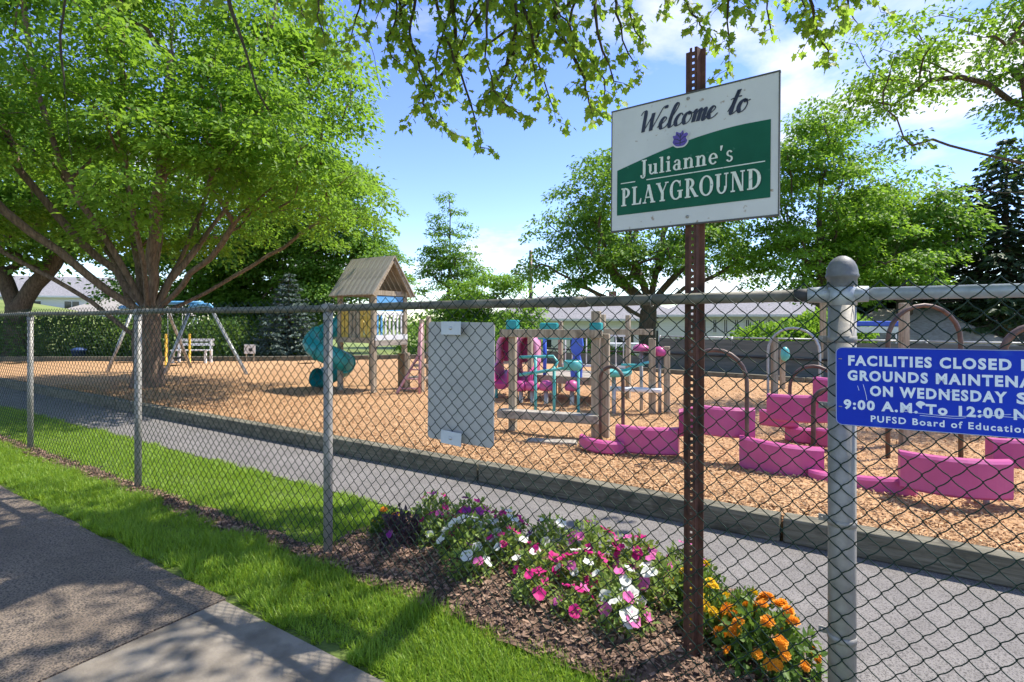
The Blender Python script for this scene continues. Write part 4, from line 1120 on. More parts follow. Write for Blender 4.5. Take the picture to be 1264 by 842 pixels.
SPRIGS += [(4.4, [(340, -120), (300, -40), (250, 10)]), (4.6, [(200, -110), (170, -50), (150, 5)])]
for (Y, pl) in list(SPRIGS):
    if 470 < pl[-1][0] < 800 and rg.random() < 0.45:
        SPRIGS.append((Y + 0.25, [(x + rg.normal(0, 18) + 14, y + 8 * k * rg.random()) for k, (x, y) in enumerate(pl)]))
lp, ldirs, ln = [], [], []
def dress(pts, n_per=0.030, start=0.3, leaf_spread=0.05):
    P = np.array(pts); seg = np.linalg.norm(np.diff(P, axis=0), axis=1); cum = np.concatenate([[0], np.cumsum(seg)]); L = cum[-1]
    s = np.arange(L * start, L + 0.001, n_per)
    for j, q in enumerate(s):
        i = min(np.searchsorted(cum, q, side='right') - 1, len(seg) - 1); t = (q - cum[i]) / max(seg[i], 1e-6)
        p = P[i] * (1 - t) + P[i + 1] * t; d = P[i + 1] - P[i]; d = d / (np.linalg.norm(d) + 1e-9)
        for sd in (-1, 1):
            a = rg.uniform(0, 2 * np.pi); lat = np.array([math.cos(a), math.sin(a), -0.15]); lat = lat * sd
            o = p + lat * rg.uniform(0.01, leaf_spread)
            lp.append(o); ldirs.append(lat * 0.8 + d * 0.4 + np.array([0, 0, -0.75]) + rg.normal(0, .2, 3)); ln.append(np.array([lat[0] * .9, lat[1] * .9, 0.7]) + rg.normal(0, .35, 3))
for (Y, pl) in SPRIGS:
    pts = [wpt(px + rg.normal(0, 3), py, Y + rg.normal(0, .12) + 0.06 * k) for k, (px, py) in enumerate(pl)]
    P = np.array(sk.p[:main_n]); i = int(np.argmin(np.linalg.norm(P - pts[0], axis=1) + 5 * (P[:, 2] < 4.4)))
    a = len(sk.p); sk.poly(pts, i, 0.10, 0.008, rg); b = len(sk.p)
    line = [sk.p[k] for k in range(a, b)]
    # the part of the line inside the view carries side twigs
    vis = [k for k in range(a, b) if sk.p[k][2] < (EYE - B[2]) + (397 + 170) / 657 * (sk.p[k][1] + B[1])]
    if len(vis) < 3: continue
    dress([sk.p[k] for k in vis], 0.042, 0.0)
    for k in vis[::2] if rg.random() < 0.6 else vis[::3]:
        f = (k - vis[0]) / max(1, vis[-1] - vis[0])
        aa = rg.uniform(0, 2 * np.pi); l = rg.uniform(0.12, 0.30) * (1.1 - 0.6 * f)
        d0 = np.array([math.cos(aa), math.sin(aa) * .8, -0.35])
        p0 = sk.p[k]; q1 = p0 + d0 * l * .55; q2 = p0 + d0 * l + np.array([0, 0, -0.28 * l])
        a2 = len(sk.p); sk.poly([q1, q2], k, 0.08, 0.004, rg); dress([p0] + [sk.p[j] for j in range(a2, len(sk.p))], 0.032, 0.25)
# bare dark twigs hanging on the left
for pl, Y in (([(90, -150), (82, -40), (78, 20), (76, 70), (80, 130), (90, 200)], 3.9), ([(290, -140), (280, -40), (284, 10), (300, 50), (318, 110), (340, 160), (352, 195)], 3.7),
              ([(284, 8), (276, 40), (268, 60), (266, 88)], 3.7), ([(300, 50), (275, 90), (262, 118)], 3.75), ([(330, 128), (300, 150), (285, 175)], 3.75), ([(318, 105), (345, 130), (375, 128)], 3.7),
              ([(78, 60), (50, 90), (30, 105)], 3.9), ([(80, 110), (120, 128), (160, 160)], 3.9), ([(440, -120), (448, 0), (455, 50), (470, 110)], 4.0), ([(400, -120), (398, 0), (400, 40), (402, 86)], 4.0)):
    pts = [wpt(px, py, Y) for px, py in pl]; P = np.array(sk.p); i = int(np.argmin(np.linalg.norm(P - pts[0], axis=1)))
    sk.poly(pts, i, 0.12, 0.006, rg); 
r = sk.radii(0.0021, 2.05, 0.22)
link("trunk", sk.mesh("trunk", M_twig, r, 0.3, thick=0.01), root)
n = len(lp)
link("leaf_sprays", scatter("leaf_sprays", M_leaf_o, np.array(lp), np.array(ldirs), np.array(ln), rg.uniform(0.048, 0.080, n), shape=MAPLE), root)
link("crown", clump_leaves("crown", M_leaf_o, T, rg.uniform(.45, .75, len(T)), 85, 0.095, rg, np.array([0, 2.5, 4.0]), 0.3), root)
print("overhead leaves", n)

# ================================================================== FLOWERS
M_pet_leaf = leaf_mat("petunia_leaf", (0.11, 0.18, 0.03), (0.27, 0.38, 0.09), (0.42, 0.54, 0.09), 0.38)
M_mar_leaf = leaf_mat("marigold_leaf", (0.05, 0.12, 0.02), (0.13, 0.22, 0.04), (0.24, 0.38, 0.04), 0.32)
M_dark_leaf = leaf_mat("bronze_leaf", (0.030, 0.020, 0.030), (0.085, 0.055, 0.065), (0.12, 0.06, 0.08), 0.2)
def petal_mat(nm, c, d): return leaf_mat(nm, d, c, c, 0.25, 0.6)
PM = {"magenta": petal_mat("petal_magenta", (0.62, 0.015, 0.22), (0.45, 0.006, 0.15)), "pink": petal_mat("petal_pink", (0.72, 0.16, 0.42), (0.60, 0.08, 0.33)),
      "white": petal_mat("petal_white", (0.80, 0.80, 0.76), (0.72, 0.74, 0.66)), "purple": petal_mat("petal_purple", (0.30, 0.03, 0.28), (0.17, 0.015, 0.18)),
      "yellow": petal_mat("petal_yellow", (0.85, 0.62, 0.02), (0.75, 0.48, 0.01)), "orange": petal_mat("petal_orange", (0.88, 0.42, 0.03), (0.82, 0.31, 0.015))}
def petunia_bloom(col, seed):
    rg = random.Random(seed); mb = MB(); n = 15; r = 0.031
    vs = [(0, 0, -0.012)]
    for k in range(n):
        a = 2 * math.pi * k / n; vs.append((0.008 * math.cos(a), 0.008 * math.sin(a), -0.003))
    for k in range(n):
        a = 2 * math.pi * k / n; q = r * (0.90 + 0.14 * abs(math.cos(2.5 * a))) * rg.uniform(.94, 1.05)
        vs.append((q * math.cos(a), q * math.sin(a), 0.004 * math.cos(5 * a) + rg.uniform(-.003, .003)))
    fs = [(0, 1 + k, 1 + (k + 1) % n) for k in range(n)] + [(1 + k, 1 + n + k, 1 + n + (k + 1) % n, 1 + (k + 1) % n) for k in range(n)]
    mb.add(vs, fs, True); return mb.mesh("bloom", PM[col])
def marigold_bloom(col, seed):
    rg = random.Random(seed); mb = MB()
    for ring, (r, z, n, up) in enumerate(((0.028, 0.0, 12, 0.006), (0.022, 0.006, 10, 0.010), (0.015, 0.011, 8, 0.012), (0.008, 0.015, 5, 0.010))):
        for k in range(n):
            a = 2 * math.pi * (k + 0.5 * (ring % 2)) / n + rg.uniform(-.1, .1); w = 1.15 * math.pi * r / n; q = r * rg.uniform(.9, 1.1)
            c, s = math.cos(a), math.sin(a)
            mb.add([(0.1 * q * c, 0.1 * q * s, z), (q * c * .75 - s * w, q * s * .75 + c * w, z + up * .8), (q * c, q * s, z + up * .5), (q * c * .75 + s * w, q * s * .75 - c * w, z + up * .8)], [(0, 1, 2), (0, 2, 3)])
    return mb.mesh("bloom", PM[col])
BLOOM = {c: [petunia_bloom(c, i) for i in range(3)] for c in ("magenta", "pink", "white", "purple")}
BLOOM.update({c: [marigold_bloom(c, i) for i in range(3)] for c in ("yellow", "orange")})
def plant_mesh(m, rad, h, n, leaf, seed):
    rg = np.random.default_rng(seed)
    d = unit(np.abs(rg.normal(size=(n, 3))) * np.sign(rg.normal(size=(n, 3))) * np.array([1, 1, 1])); d[:, 2] = np.abs(d[:, 2])
    q = 0.25 + 0.75 * rg.random(n) ** 0.6
    lump = np.array([1 + 0.35 * noise.noise(Vector(v * 2.5) + Vector((seed * 3.1, 0, 0))) for v in d])
    P = d * np.array([rad, rad, h]) * (q * lump)[:, None]
    return scatter("foliage", m, P, d + rg.normal(0, .6, (n, 3)), d * .4 + rg.normal(0, .45, (n, 3)) + np.array([0, 0, .8]), rg.uniform(.7, 1.3, n) * leaf), P
VARI = {}
def flower(name, label, u, v, cols, rad, h, nb, kind="petunia", seed=0, nl=None):
    rg = np.random.default_rng(seed + 900)
    z = float(bed_h(np.array([u]), np.array([v]))[0]); p = UV(u, v, z)
    root = empty(name, p, rg.uniform(0, 6.28)); tag(root, label, "flower", "flowers in the bed along the fence")
    m = {"petunia": M_pet_leaf, "marigold": M_mar_leaf, "bronze": M_dark_leaf}[kind]
    key = (kind, seed % 5)
    if key not in VARI: VARI[key] = plant_mesh(m, 1.0, 1.0, 480 if kind != "marigold" else 1100, 0.21 if kind != "marigold" else 0.17, seed % 5 + 3)[0]
    link("foliage", VARI[key], root, scale=(rad, rad, h))
    for k in range(nb):
        a = rg.uniform(0, 6.28); el = math.asin(min(1, rg.uniform(.22, 1.0))); q = rg.uniform(.86, 1.05)
        d = Vector((math.cos(a) * math.cos(el), math.sin(a) * math.cos(el), math.sin(el)))
        c = cols[int(rg.integers(len(cols)))]; me = BLOOM[c][int(rg.integers(3))]
        nrm = (d + Vector((rg.normal(0, .25), rg.normal(0, .25), .35))).normalized()
        s = rg.uniform(.72, 1.15)
        link("bloom", me, root, loc=(d.x * rad * q, d.y * rad * q, d.z * h * q + 0.015), rot=nrm.to_track_quat('Z', 'Y').to_euler(), scale=(s, s, s))
ORD = ["first", "second", "third", "fourth", "fifth", "sixth", "seventh", "eighth", "ninth"]
def name_cols(c): return " and ".join(dict.fromkeys(c))
back_row = [(-2.42, 2.80, ["magenta", "pink"], 4), (-2.12, 2.84, ["magenta", "purple"], 5), (-1.84, 2.80, ["white", "white", "magenta"], 8), (-1.55, 2.85, ["purple", "white"], 5), (-1.26, 2.84, ["magenta", "pink"], 6), (-1.00, 2.86, ["pink", "magenta"], 8), (-0.74, 2.86, ["pink", "purple"], 7)]
mid_row = [(-2.16, 2.54, ["white", "magenta"], 6), (-1.92, 2.50, ["white"], 9), (-1.66, 2.55, ["white", "magenta"], 8), (-1.42, 2.50, ["magenta", "white"], 8), (-1.18, 2.54, ["white", "magenta", "pink"], 9), (-0.96, 2.46, ["white", "pink"], 8), (-0.78, 2.58, ["white", "pink"], 6)]
front_row = [(-1.74, 2.30, ["pink", "white"], 2), (-1.34, 2.28, ["magenta"], 3), (-1.10, 2.26, ["magenta", "pink"], 4), (-0.86, 2.28, ["white", "pink"], 6)]
sd = 1
for row, nm, rad, h in ((back_row, "back", 0.155, 0.195), (mid_row, "middle", 0.145, 0.18), (front_row, "front", 0.115, 0.13)):
    for i, (u, v, c, nb) in enumerate(row):
        sd += 1; f = random.uniform(.88, 1.12)
        flower("petunia", f"{name_cols(c)} petunia, {ORD[i]} from the left in the bed's {nm} row", u, v, c, rad * f, h * f, int(nb * 2.0), seed=sd)
flower("marigold", "small orange marigold at the far left end of the bed", -2.62, 2.56, ["orange", "yellow"], 0.11, 0.15, 6, "marigold", 31)
flower("bronze_plant", "dark bronze leaved plant near the left end of the bed", -2.36, 2.42, ["purple"], 0.14, 0.20, 2, "bronze", 32)
flower("marigold", "yellow marigold in front of the path left of the rusty post", -0.62, 2.66, ["yellow"], 0.12, 0.20, 10, "marigold", 33)
flower("marigold", "yellow marigold right behind the rusty sign post", -0.52, 2.46, ["yellow", "yellow"], 0.12, 0.19, 9, "marigold", 34)
flower("marigold", "yellow marigold between the rusty post and the orange marigolds", -0.40, 2.60, ["yellow", "orange"], 0.10, 0.17, 8, "marigold", 35)
flower("marigold", "large orange marigold clump at the right end of the bed", -0.29, 2.40, ["orange"], 0.20, 0.25, 46, "marigold", 36)

# ================================================================== PLAYGROUND
M_wood = mat("weathered_post_wood", (0.24, 0.195, 0.135), (0.44, 0.375, 0.275), scale=5, rough=0.9, bump=0.4, bscale=30, stretch=(6, 6, 0.5), spots=(0.15, 0.12, 0.085), spot_scale=7, spot_lo=0.58, spot_hi=0.72)
M_plank = mat("grey_roof_plank", (0.21, 0.185, 0.155), (0.40, 0.36, 0.30), scale=6, rough=0.9, bump=0.4, bscale=30, stretch=(5, 0.6, 5), spots=(0.13, 0.11, 0.09), spot_scale=8, spot_lo=0.6, spot_hi=0.75)
M_pink = mat("pink_plastic", (0.42, 0.065, 0.215), (0.50, 0.09, 0.26), scale=3, rough=0.4, bump=0.04, bscale=60, spots=(0.44, 0.12, 0.26), spot_scale=5, spot_lo=0.6, spot_hi=0.8)
M_pink_d = mat("magenta_plastic", (0.42, 0.05, 0.20), (0.52, 0.08, 0.27), scale=3, rough=0.35)
M_palepink = mat("faded_pink_tube", (0.42, 0.20, 0.22), (0.55, 0.30, 0.31), scale=9, rough=0.5)
M_hood = mat("rose_plastic", (0.62, 0.24, 0.40), (0.70, 0.32, 0.47), scale=3, rough=0.35)
M_teal = mat("teal_plastic", (0.01, 0.24, 0.26), (0.02, 0.33, 0.34), scale=3, rough=0.35)
M_tealm = mat("teal_painted_metal", (0.05, 0.36, 0.36), (0.12, 0.46, 0.45), scale=9, rough=0.4)
M_bluep = mat("blue_plastic", (0.03, 0.08, 0.52), (0.06, 0.14, 0.62), scale=4, rough=0.4)
M_skyb = mat("light_blue_plastic", (0.08, 0.30, 0.62), (0.16, 0.42, 0.72), scale=4, rough=0.4)
M_yel = mat("yellow_board", (0.52, 0.35, 0.05), (0.66, 0.46, 0.09), scale=6, rough=0.6)
M_hoop = mat("brown_painted_tube", (0.065, 0.040, 0.034), (0.15, 0.095, 0.078), scale=8, rough=0.5, metal=0.2)
M_steel = mat("grey_tube", (0.32, 0.33, 0.33), (0.46, 0.47, 0.47), scale=12, rough=0.45, metal=0.4)
M_whitep = mat("white_paint", (0.62, 0.63, 0.63), (0.76, 0.77, 0.77), scale=6, rough=0.5)
M_black = mat("black_rubber", (0.02, 0.02, 0.02), (0.04, 0.04, 0.04), rough=0.8)
M_red = mat("red_plastic", (0.5, 0.03, 0.03), (0.6, 0.06, 0.05), rough=0.4)
def gpt(px, py, z=MZ):
    Y = (EYE - z) * 657 / (py - 397); return Vector(((px - 632) / 657 * Y, Y, z))
def post(parent, x, y, z0, z1, w=0.09, m=None, round_=False, name="post", tilt=0):
    if round_: mb = MB().tube([(0, 0, z0), (0, 0, z1 - .01), (0, 0, z1)], [w / 2, w / 2, w / 2 - .008], 14)
    else: mb = MB().box((0, 0, (z0 + z1) / 2), (w, w, z1 - z0), bev=0.008)
    return mb.build(name, m or M_wood, parent, loc=(x, y, 0), rot=(tilt, 0, 0))

# --- wooden tower with roof and tube slide
tw = empty("play_tower", (-2.56, 9.85, MZ - 0.02), TH)
tag(tw, "wooden play tower with plank gable roof and teal tube slide", "play tower")
W, Dp = 0.92, 0.80; zd = 1.02; ze = 1.90; za = 2.56
for (x, y) in ((0, 0), (-W, 0), (0, Dp), (-W, Dp)): post(tw, x, y, -0.3, ze, 0.085)
for y in (0, Dp): MB().box((-W / 2, y, ze - 0.03), (W + .16, 0.05, 0.09)).build("eave_beam", M_wood, tw)
for x in (0.0, -W):
    MB().box((x, Dp / 2, ze - 0.02), (0.05, Dp - 0.06, 0.09)).build("tie_beam", M_wood, tw)
    for s, y0 in ((1, -0.1), (-1, Dp + 0.1)):
        L = math.hypot(Dp / 2 + .1, za - ze + .05); ang = math.atan2(za - ze + .05, Dp / 2 + .1)
        MB().box((0, 0, 0), (0.04, L, 0.07)).build("rafter", M_wood, tw, loc=(x + (0.10 if x == 0 else -0.10), (y0 + Dp / 2) / 2, (ze - .05 + za) / 2 - .03), rot=(s * ang, 0, 0))
roof = empty("roof", (0, 0, 0)); roof.parent = tw
npk = 9; pw = (W + 0.30) / npk
for s, y0 in ((1, -0.16), (-1, Dp + 0.16)):
    dy = Dp / 2 - y0; L = math.hypot(dy, za - ze + .10); ang = math.atan2(za - ze + .10, abs(dy)) * s
    for k in range(npk):
        MB().box((0, 0, 0), (pw - 0.008, L, 0.022)).build("roof_plank", M_plank, roof, loc=(-W - .15 + pw * (k + .5), (y0 + Dp / 2) / 2, (ze - .07 + za + .03) / 2 + random.uniform(-.003, .003)), rot=(ang, 0, 0))
for k in range(6): MB().box((-W / 2, Dp * (k + .5) / 6, zd), (W + .02, Dp / 6 - .01, 0.035)).build("deck_board", M_wood, tw)
MB().box((-W / 2, -0.055, zd - 0.03), (W + .1, 0.03, 0.10)).build("deck_fascia", M_wood, tw)
for k in range(2): MB().box((0.058, Dp / 2, zd - 0.085 + 0.105 * k), (0.025, Dp + .04, 0.10)).build("deck_board", M_whitep if k else M_plank, tw)
# front wall boards: yellow at the ends, bare wood between
for k in range(8):
    x = -W + 0.09 + (W - .18) * k / 7
    MB().box((x, -0.01, zd + 0.30), (0.075, 0.02, 0.56)).build("wall_board", M_yel if k in (0, 1, 5, 6, 7) else M_wood, tw)
MB().box((-W / 2, 0.012, zd + 0.52), (W - .09, 0.03, 0.06)).build("wall_rail", M_wood, tw)
# right wall: blue panel over pale balusters
MB().box((0.0, Dp / 2, zd + 0.66), (0.025, Dp - .10, 0.28)).build("blue_panel", M_skyb, tw)
MB().box((0.0, Dp / 2, zd + 0.47), (0.05, Dp - .10, 0.05)).build("wall_rail", M_whitep, tw)
for k in range(7): MB().box((0.0, 0.09 + (Dp - .18) * k / 6, zd + .25), (0.025, 0.035, 0.40)).build("baluster", M_skyb if k < 2 else M_whitep, tw)
MB().box((0.01, Dp - .06, .34), (0.13, 0.12, .75)).build("kick_post", mat("brown_post", (0.15, 0.10, 0.05), (0.24, 0.17, 0.09), rough=.9), tw)
# slide: flared hood then one falling turn
pts = []; rad = []
cx, cy, rr = -1.05, -0.12, 0.30
pts += [(-W - .02, 0.34, zd + .30), (-W - .20, 0.30, zd + .27)]; rad += [0.26, 0.25]
for k in range(17):
    a = R(125 + k * 27); pts.append((cx - 0.12 + rr * math.cos(a) , cy + .05 + rr * math.sin(a), zd + .16 - (zd + .02) * (k / 16) + .10 * (k == 16))); rad.append(0.19)
sl = MB().tube(pts, rad, 18, cap=False).build("tube_slide", M_teal, tw)
MB().tube([(-W - .01, 0.36, zd + .32), (-W - .16, 0.31, zd + .27)], [0.36, 0.20], 18, cap=False).build("slide_hood", M_teal, tw)
for k in (4, 8, 12):
    MB().tube([pts[k], (Vector(pts[k]) * .985 + Vector(pts[k + 1]) * .015), Vector(pts[k]) * .96 + Vector(pts[k + 1]) * .04], 0.215, 18).build("slide_flange", M_teal, tw)
post(tw, cx - .12, cy + .05, -.2, 0.95, 0.07, M_steel, True, "slide_support")
# --- stepped platform with pink ladder rails to the right of the tower
sp = empty("stepped_platform", (-1.95, 10.1, MZ - .02), TH)
tag(sp, "grey stepped climbing platform with pink ladder rails beside the tower", "climber")
for (x, y, h) in ((0.0, 0.55, 1.45), (0.36, 0.55, 1.30), (0.0, -0.05, .75), (0.36, -0.05, 1.38)): post(sp, x, y, -.2, h, 0.075)
for k in range(4): MB().box((0.18, 0.05 + .16 * k, 0.28 + 0.22 * k), (0.36, 0.20, 0.045)).build("step", M_plank, sp)
for k in range(2): MB().box((0.18, 0.62, 0.75 + .22 * k), (0.42, 0.03, 0.07)).build("cross_board", M_wood, sp)
MB().tube([(0.10, -.45, 0.0), (0.14, -.40, .12), (0.33, -0.10, 0.72), (0.36, -.1, 1.25)], 0.026, 10).build("ladder_rail", M_palepink, sp)
MB().tube([(0.46, -.22, 0.0), (0.45, -.20, .5), (0.42, -.12, 1.3)], 0.026, 10).build("ladder_rail", M_palepink, sp)
for k in range(4): MB().tube([(0.14 + .055 * k, -.40 + .085 * k, .12 + .17 * k), (0.455 - .004 * k, -.20 + .01 * k, .12 + .17 * k)], 0.014, 8).build("rung", M_palepink, sp)

# --- swing set with blue arched top bars
sw = empty("swing_set", (-8.9, 14.0, MZ - .02)); tag(sw, "blue and silver arched swing frame under the shade tree", "swing")
def wp(px, py, Y, o): return Vector(((px - 632) / 657 * Y, Y, EYE + (397 - py) / 657 * Y)) - Vector(o.location)
def arch(o, a, b, apex_py, Ya, name="top_bar"): pass
def bay(p_foot1, p_foot2, t1, t2, mtop):
    MB().tube([p_foot1, t1], 0.042, 10).build("leg", M_steel, sw); MB().tube([p_foot2, t2], 0.042, 10).build("leg", M_steel, sw)
    m1 = t1 + (t2 - t1) * .12 + Vector((0, 0, .16)); m2 = t1 + (t2 - t1) * .88 + Vector((0, 0, .16))
    MB().tube([t1, t1 * .6 + m1 * .4 + Vector((0, 0, .05)), m1, (m1 + m2) / 2 + Vector((0, 0, .02)), m2, t2 * .6 + m2 * .4 + Vector((0, 0, .05)), t2], 0.05, 12).build("top_bar", M_skyb, sw)
bay(wp(133, 459, 14.0, sw), wp(203, 463, 13.4, sw) , wp(163, 384, 14.4, sw), wp(168, 384, 14.2, sw) + Vector((.2, 0, 0)), M_skyb)
bay(wp(203, 463, 13.4, sw), wp(306, 465, 13.2, sw), wp(233, 386, 14.0, sw), wp(262, 384, 13.9, sw), M_skyb)
MB().tube([wp(148, 380, 14.3, sw), wp(200, 374, 14.2, sw), wp(250, 374, 14.0, sw)], 0.05, 12).build("top_bar", M_skyb, sw)
MB().tube([wp(236, 455, 15.3, sw), wp(212, 396, 14.8, sw), wp(207, 380, 14.4, sw)], 0.04, 10).build("leg", M_steel, sw)
for px in (180, 216):
    t, b = wp(px, 378, 14.2, sw), wp(px, 440, 14.2, sw)
    for s in (-1, 1): MB().tube([t + Vector((.20 * s, 0, 0)), b + Vector((.18 * s, 0, 0))], 0.008, 5).build("chain", M_steel, sw)
    MB().tube([b + Vector((-.19, 0, 0)), b + Vector((-.1, 0, -.05)), b + Vector((.1, 0, -.05)), b + Vector((.19, 0, 0))], 0.03, 8).build("seat", M_black, sw)
for i, px in enumerate((205, 234)):
    p = wp(px, 446, 16.2, sw) + Vector(sw.location)
    o = MB().lathe([(0.06, 0), (0.06, .02), (0.035, .03), (0.035, .92), (0.03, .95), (0, .96)], sides=12).build("yellow_pole", mat("yellow_paint", (0.62, 0.36, 0.02), (0.72, 0.44, 0.04), rough=.5), loc=(p.x, p.y, MZ - .01))
    tag(o, f"slim yellow pole behind the swings, {'left' if i == 0 else 'right'} one of the pair", "pole", "yellow poles behind the swings")
bn = empty("garden_bench", (-10.3, 17.1, MZ)); tag(bn, "pale wooden garden bench behind the yellow poles", "bench")
for k in range(3): MB().box((0, -.12 + .12 * k, .40), (1.2, .10, .03)).build("seat_slat", M_whitep, bn)
for k in range(2): MB().box((0, .22, .58 + .14 * k), (1.2, .03, .09)).build("back_slat", M_whitep, bn)
for sx in (-.52, .52):
    MB().box((sx, -.12, .19), (.06, .06, .40)).build("leg", M_whitep, bn); MB().box((sx, .20, .36), (.06, .06, .74)).build("leg", M_whitep, bn)
nb_ = empty("notice_board", (-8.55, 17.35, MZ)); tag(nb_, "small white notice board on stakes below the blue spruce", "sign")
MB().box((0, 0, .42), (.36, .02, .30), bev=.004).build("board", M_whitep, nb_)
for s in (-1, 1): MB().box((s * .12, .02, .2), (.03, .02, .5)).build("stake", M_wood, nb_)
MB().box((0.03, -.0125, .40), (.12, .003, .10)).build("print", M_black, nb_)
bi = empty("blue_bin", (-14.9, 18.3, -.02)); tag(bi, "small blue recycling bin in front of the hedge", "bin")
MB().lathe([(0.0, 0), (.20, 0), (.25, .62), (.27, .62), (.27, .66), (.24, .66)], sides=16).build("tub", mat("bin_blue", (.02, .05, .16), (.03, .07, .2), rough=.6), bi, scale=(.8, .8, .7)); MB().lathe([(.28, .66), (.28, .70), (.12, .77), (0, .78)], sides=16).build("lid", mat("bin_blue", (.02, .05, .16)), bi, scale=(.8, .8, .7))

# --- beam frame with low bench in the middle
a, b = gpt(633, 532), gpt(736, 540)
bf_ = empty("beam_frame", (a.x, a.y, MZ - .02), math.atan2(b.y - a.y, b.x - a.x)); tag(bf_, "weathered timber beam frame with teal brackets and a low bench board", "play frame")
Lb = (b - a).length
post(bf_, 0, 0, -.3, 1.36, .085); post(bf_, Lb, 0, -.3, 1.46, .10)
post(bf_, Lb + .10, .06, -.3, 1.2, .08, M_wood)
MB().box((Lb / 2 - .03, -.06, 1.20), (Lb + .22, .045, .095), bev=.006).build("top_beam", M_wood, bf_)
MB().box((Lb / 2 - .05, -.07, .24), (Lb + .20, .16, .10), bev=.012).build("bench_board", M_plank, bf_)
for x in (0, Lb): MB().box((x, 0, 1.27 if x else 1.30), (.14, .13, .12), bev=.02).build("bracket", M_teal, bf_)
MB().box((Lb * .42, .10, 1.28), (.22, .10, .09), bev=.02).build("bracket", M_teal, bf_)
MB().box((.55, -.55, .03), (.55, .16, .05), bev=.01).build("ground_plank", M_plank, bf_, rot=(0, 0, .15))

# --- low play deck with pink tunnel slides and white railings
dk = empty("play_deck", (0.55, 9.3, MZ - .02), TH); tag(dk, "low play deck with white railings and two pink tunnel hoods", "play deck")
for k in range(7): MB().box((0.10 + .18 * k, .1, .44), (.17, 1.1, .04)).build("deck_board", M_plank, dk)
MB().box((.66, -.46, .40), (1.32, .04, .12)).build("fascia", M_wood, dk)
for (x, y, h) in ((0, -.45, 1.15), (1.3, -.45, 1.45), (0, .65, 1.35), (1.3, .65, 1.45), (.45, -.45, .44)): post(dk, x, y, -.2, h, .075)
MB().box((.66, .65, 1.10), (1.35, .04, .05)).build("rail", M_whitep, dk); MB().box((.66, .65, .55), (1.35, .04, .04)).build("rail", M_whitep, dk)
for k in range(9): MB().tube([(.1 + .14 * k, .65, .55), (.1 + .14 * k, .65, 1.10)], .012, 6).build("railing_bar", M_whitep, dk)
MB().tube([(.28, -.46, .46), (.28, -.46, 1.06)], .03, 10).build("blue_pole", M_bluep, dk)
wav = MB()
prof = [(-.09, .02), (.09, .02), (.10, .22), (.06, .36), (.12, .52), (.10, .66), (-.06, .66), (-.10, .48), (-.05, .34), (-.11, .2)]
wav.prism(prof, -.02, .02, 'y'); wav.build("blue_wave_panel", M_bluep, dk, loc=(.86, -.47, .44))
MB().tube([(.16, -.47, 1.06), (.95, -.47, 1.07)], .018, 8).build("rail", M_tealm, dk)
for i, (x, y) in enumerate(((-.62, -.25), (-.16, -.34))):
    # hood: a thick half barrel standing on the tunnel floor, mouth to the viewer
    hd = MB(); n = 14
    for (r0, yy0, yy1) in ((.185, 0, .42),):
        ring = []
        prof2 = [(r0 * math.cos(R(t)), .28 + r0 * 1.15 * math.sin(R(t))) for t in np.linspace(-8, 188, n)]
        prof2 = [(r0, -.02)] + prof2 + [(-r0, -.02)]
        inner = [(p[0] * .80, p[1] - (.035 if p[1] > .1 else 0)) for p in prof2]
        m = len(prof2); vs = [(p[0], yy0, p[1]) for p in prof2] + [(p[0], yy0, p[1]) for p in inner] + [(p[0], yy1, p[1]) for p in prof2] + [(p[0], yy1, p[1]) for p in inner]
        fs = []
        for j in range(m - 1):
            fs += [(j, j + 1, m + j + 1, m + j), (2 * m + j, j, 0 + j, 2 * m + j)[:3] + (j + 1,) if False else (j, 2 * m + j, 2 * m + j + 1, j + 1), (m + j, m + j + 1, 3 * m + j + 1, 3 * m + j), (2 * m + j, 3 * m + j, 3 * m + j + 1, 2 * m + j + 1)]
        hd.add(vs, fs, True)
    h = hd.build("tunnel_hood", M_hood, dk, loc=(x, y, .62), rot=(0, 0, R(18)))
    MB().box((0, .43, .24), (.36, .02, .50)).build("back_panel", M_pink_d, h)
    sc_ = MB(); pr = [(-.19, .32), (-.17, .06), (-.08, .0), (.08, .0), (.17, .06), (.19, .32), (.15, .32), (.13, .09), (-.13, .09), (-.15, .32)]
    sc_.prism(pr, -.42, .40, 'y'); sc_.build("chute", M_pink_d, dk, loc=(x, y, .28), rot=(R(12), 0, R(18)))
    post(dk, x, y + .2, -.2, .62, .06, M_steel, True, "support"); post(dk, x, y - .3, -.2, .22, .05, M_tealm, True, "support")
for i, (px, Y) in enumerate(((643, 8.6), (657, 8.5), (674, 8.4), (706, 8.3))):
    zt = EYE - (474 - 397) / 657 * Y; x = (px - 632) / 657 * Y
    o = empty("stepping_pod", (x, Y, MZ - .02)); tag(o, f"pink domed stepping pod on a post, {ORD[i]} from left before the play deck", "stepping pod", "pink stepping pods")
    MB().lathe([(.04, 0), (.10, 0.0), (.115, .03), (.11, .08), (.085, .13), (.04, .155), (0, .16)], sides=16).build("dome", M_pink if i != 0 else M_pink_d, o, loc=(0, 0, zt - MZ - .08))
    MB().tube([(0, 0, -.2), (0, 0, zt - MZ - .06)], .035, 10).build("stem", M_steel, o)
hr = empty("teal_handrail", (0.7, 7.6, MZ - .02)); tag(hr, "teal painted metal handrail loop behind the timber frame", "handrail")
P0 = lambda px, py, Y: wp(px, py, Y, hr)
MB().tube([P0(641, 463, 7.7), P0(680, 457, 7.6), P0(716, 452, 7.5)], .022, 8).build("rail", M_tealm, hr)
MB().tube([P0(641, 441, 7.8), P0(683, 440, 7.7), P0(688, 446, 7.7), P0(684, 457, 7.65)], .022, 8).build("rail", M_tealm, hr)
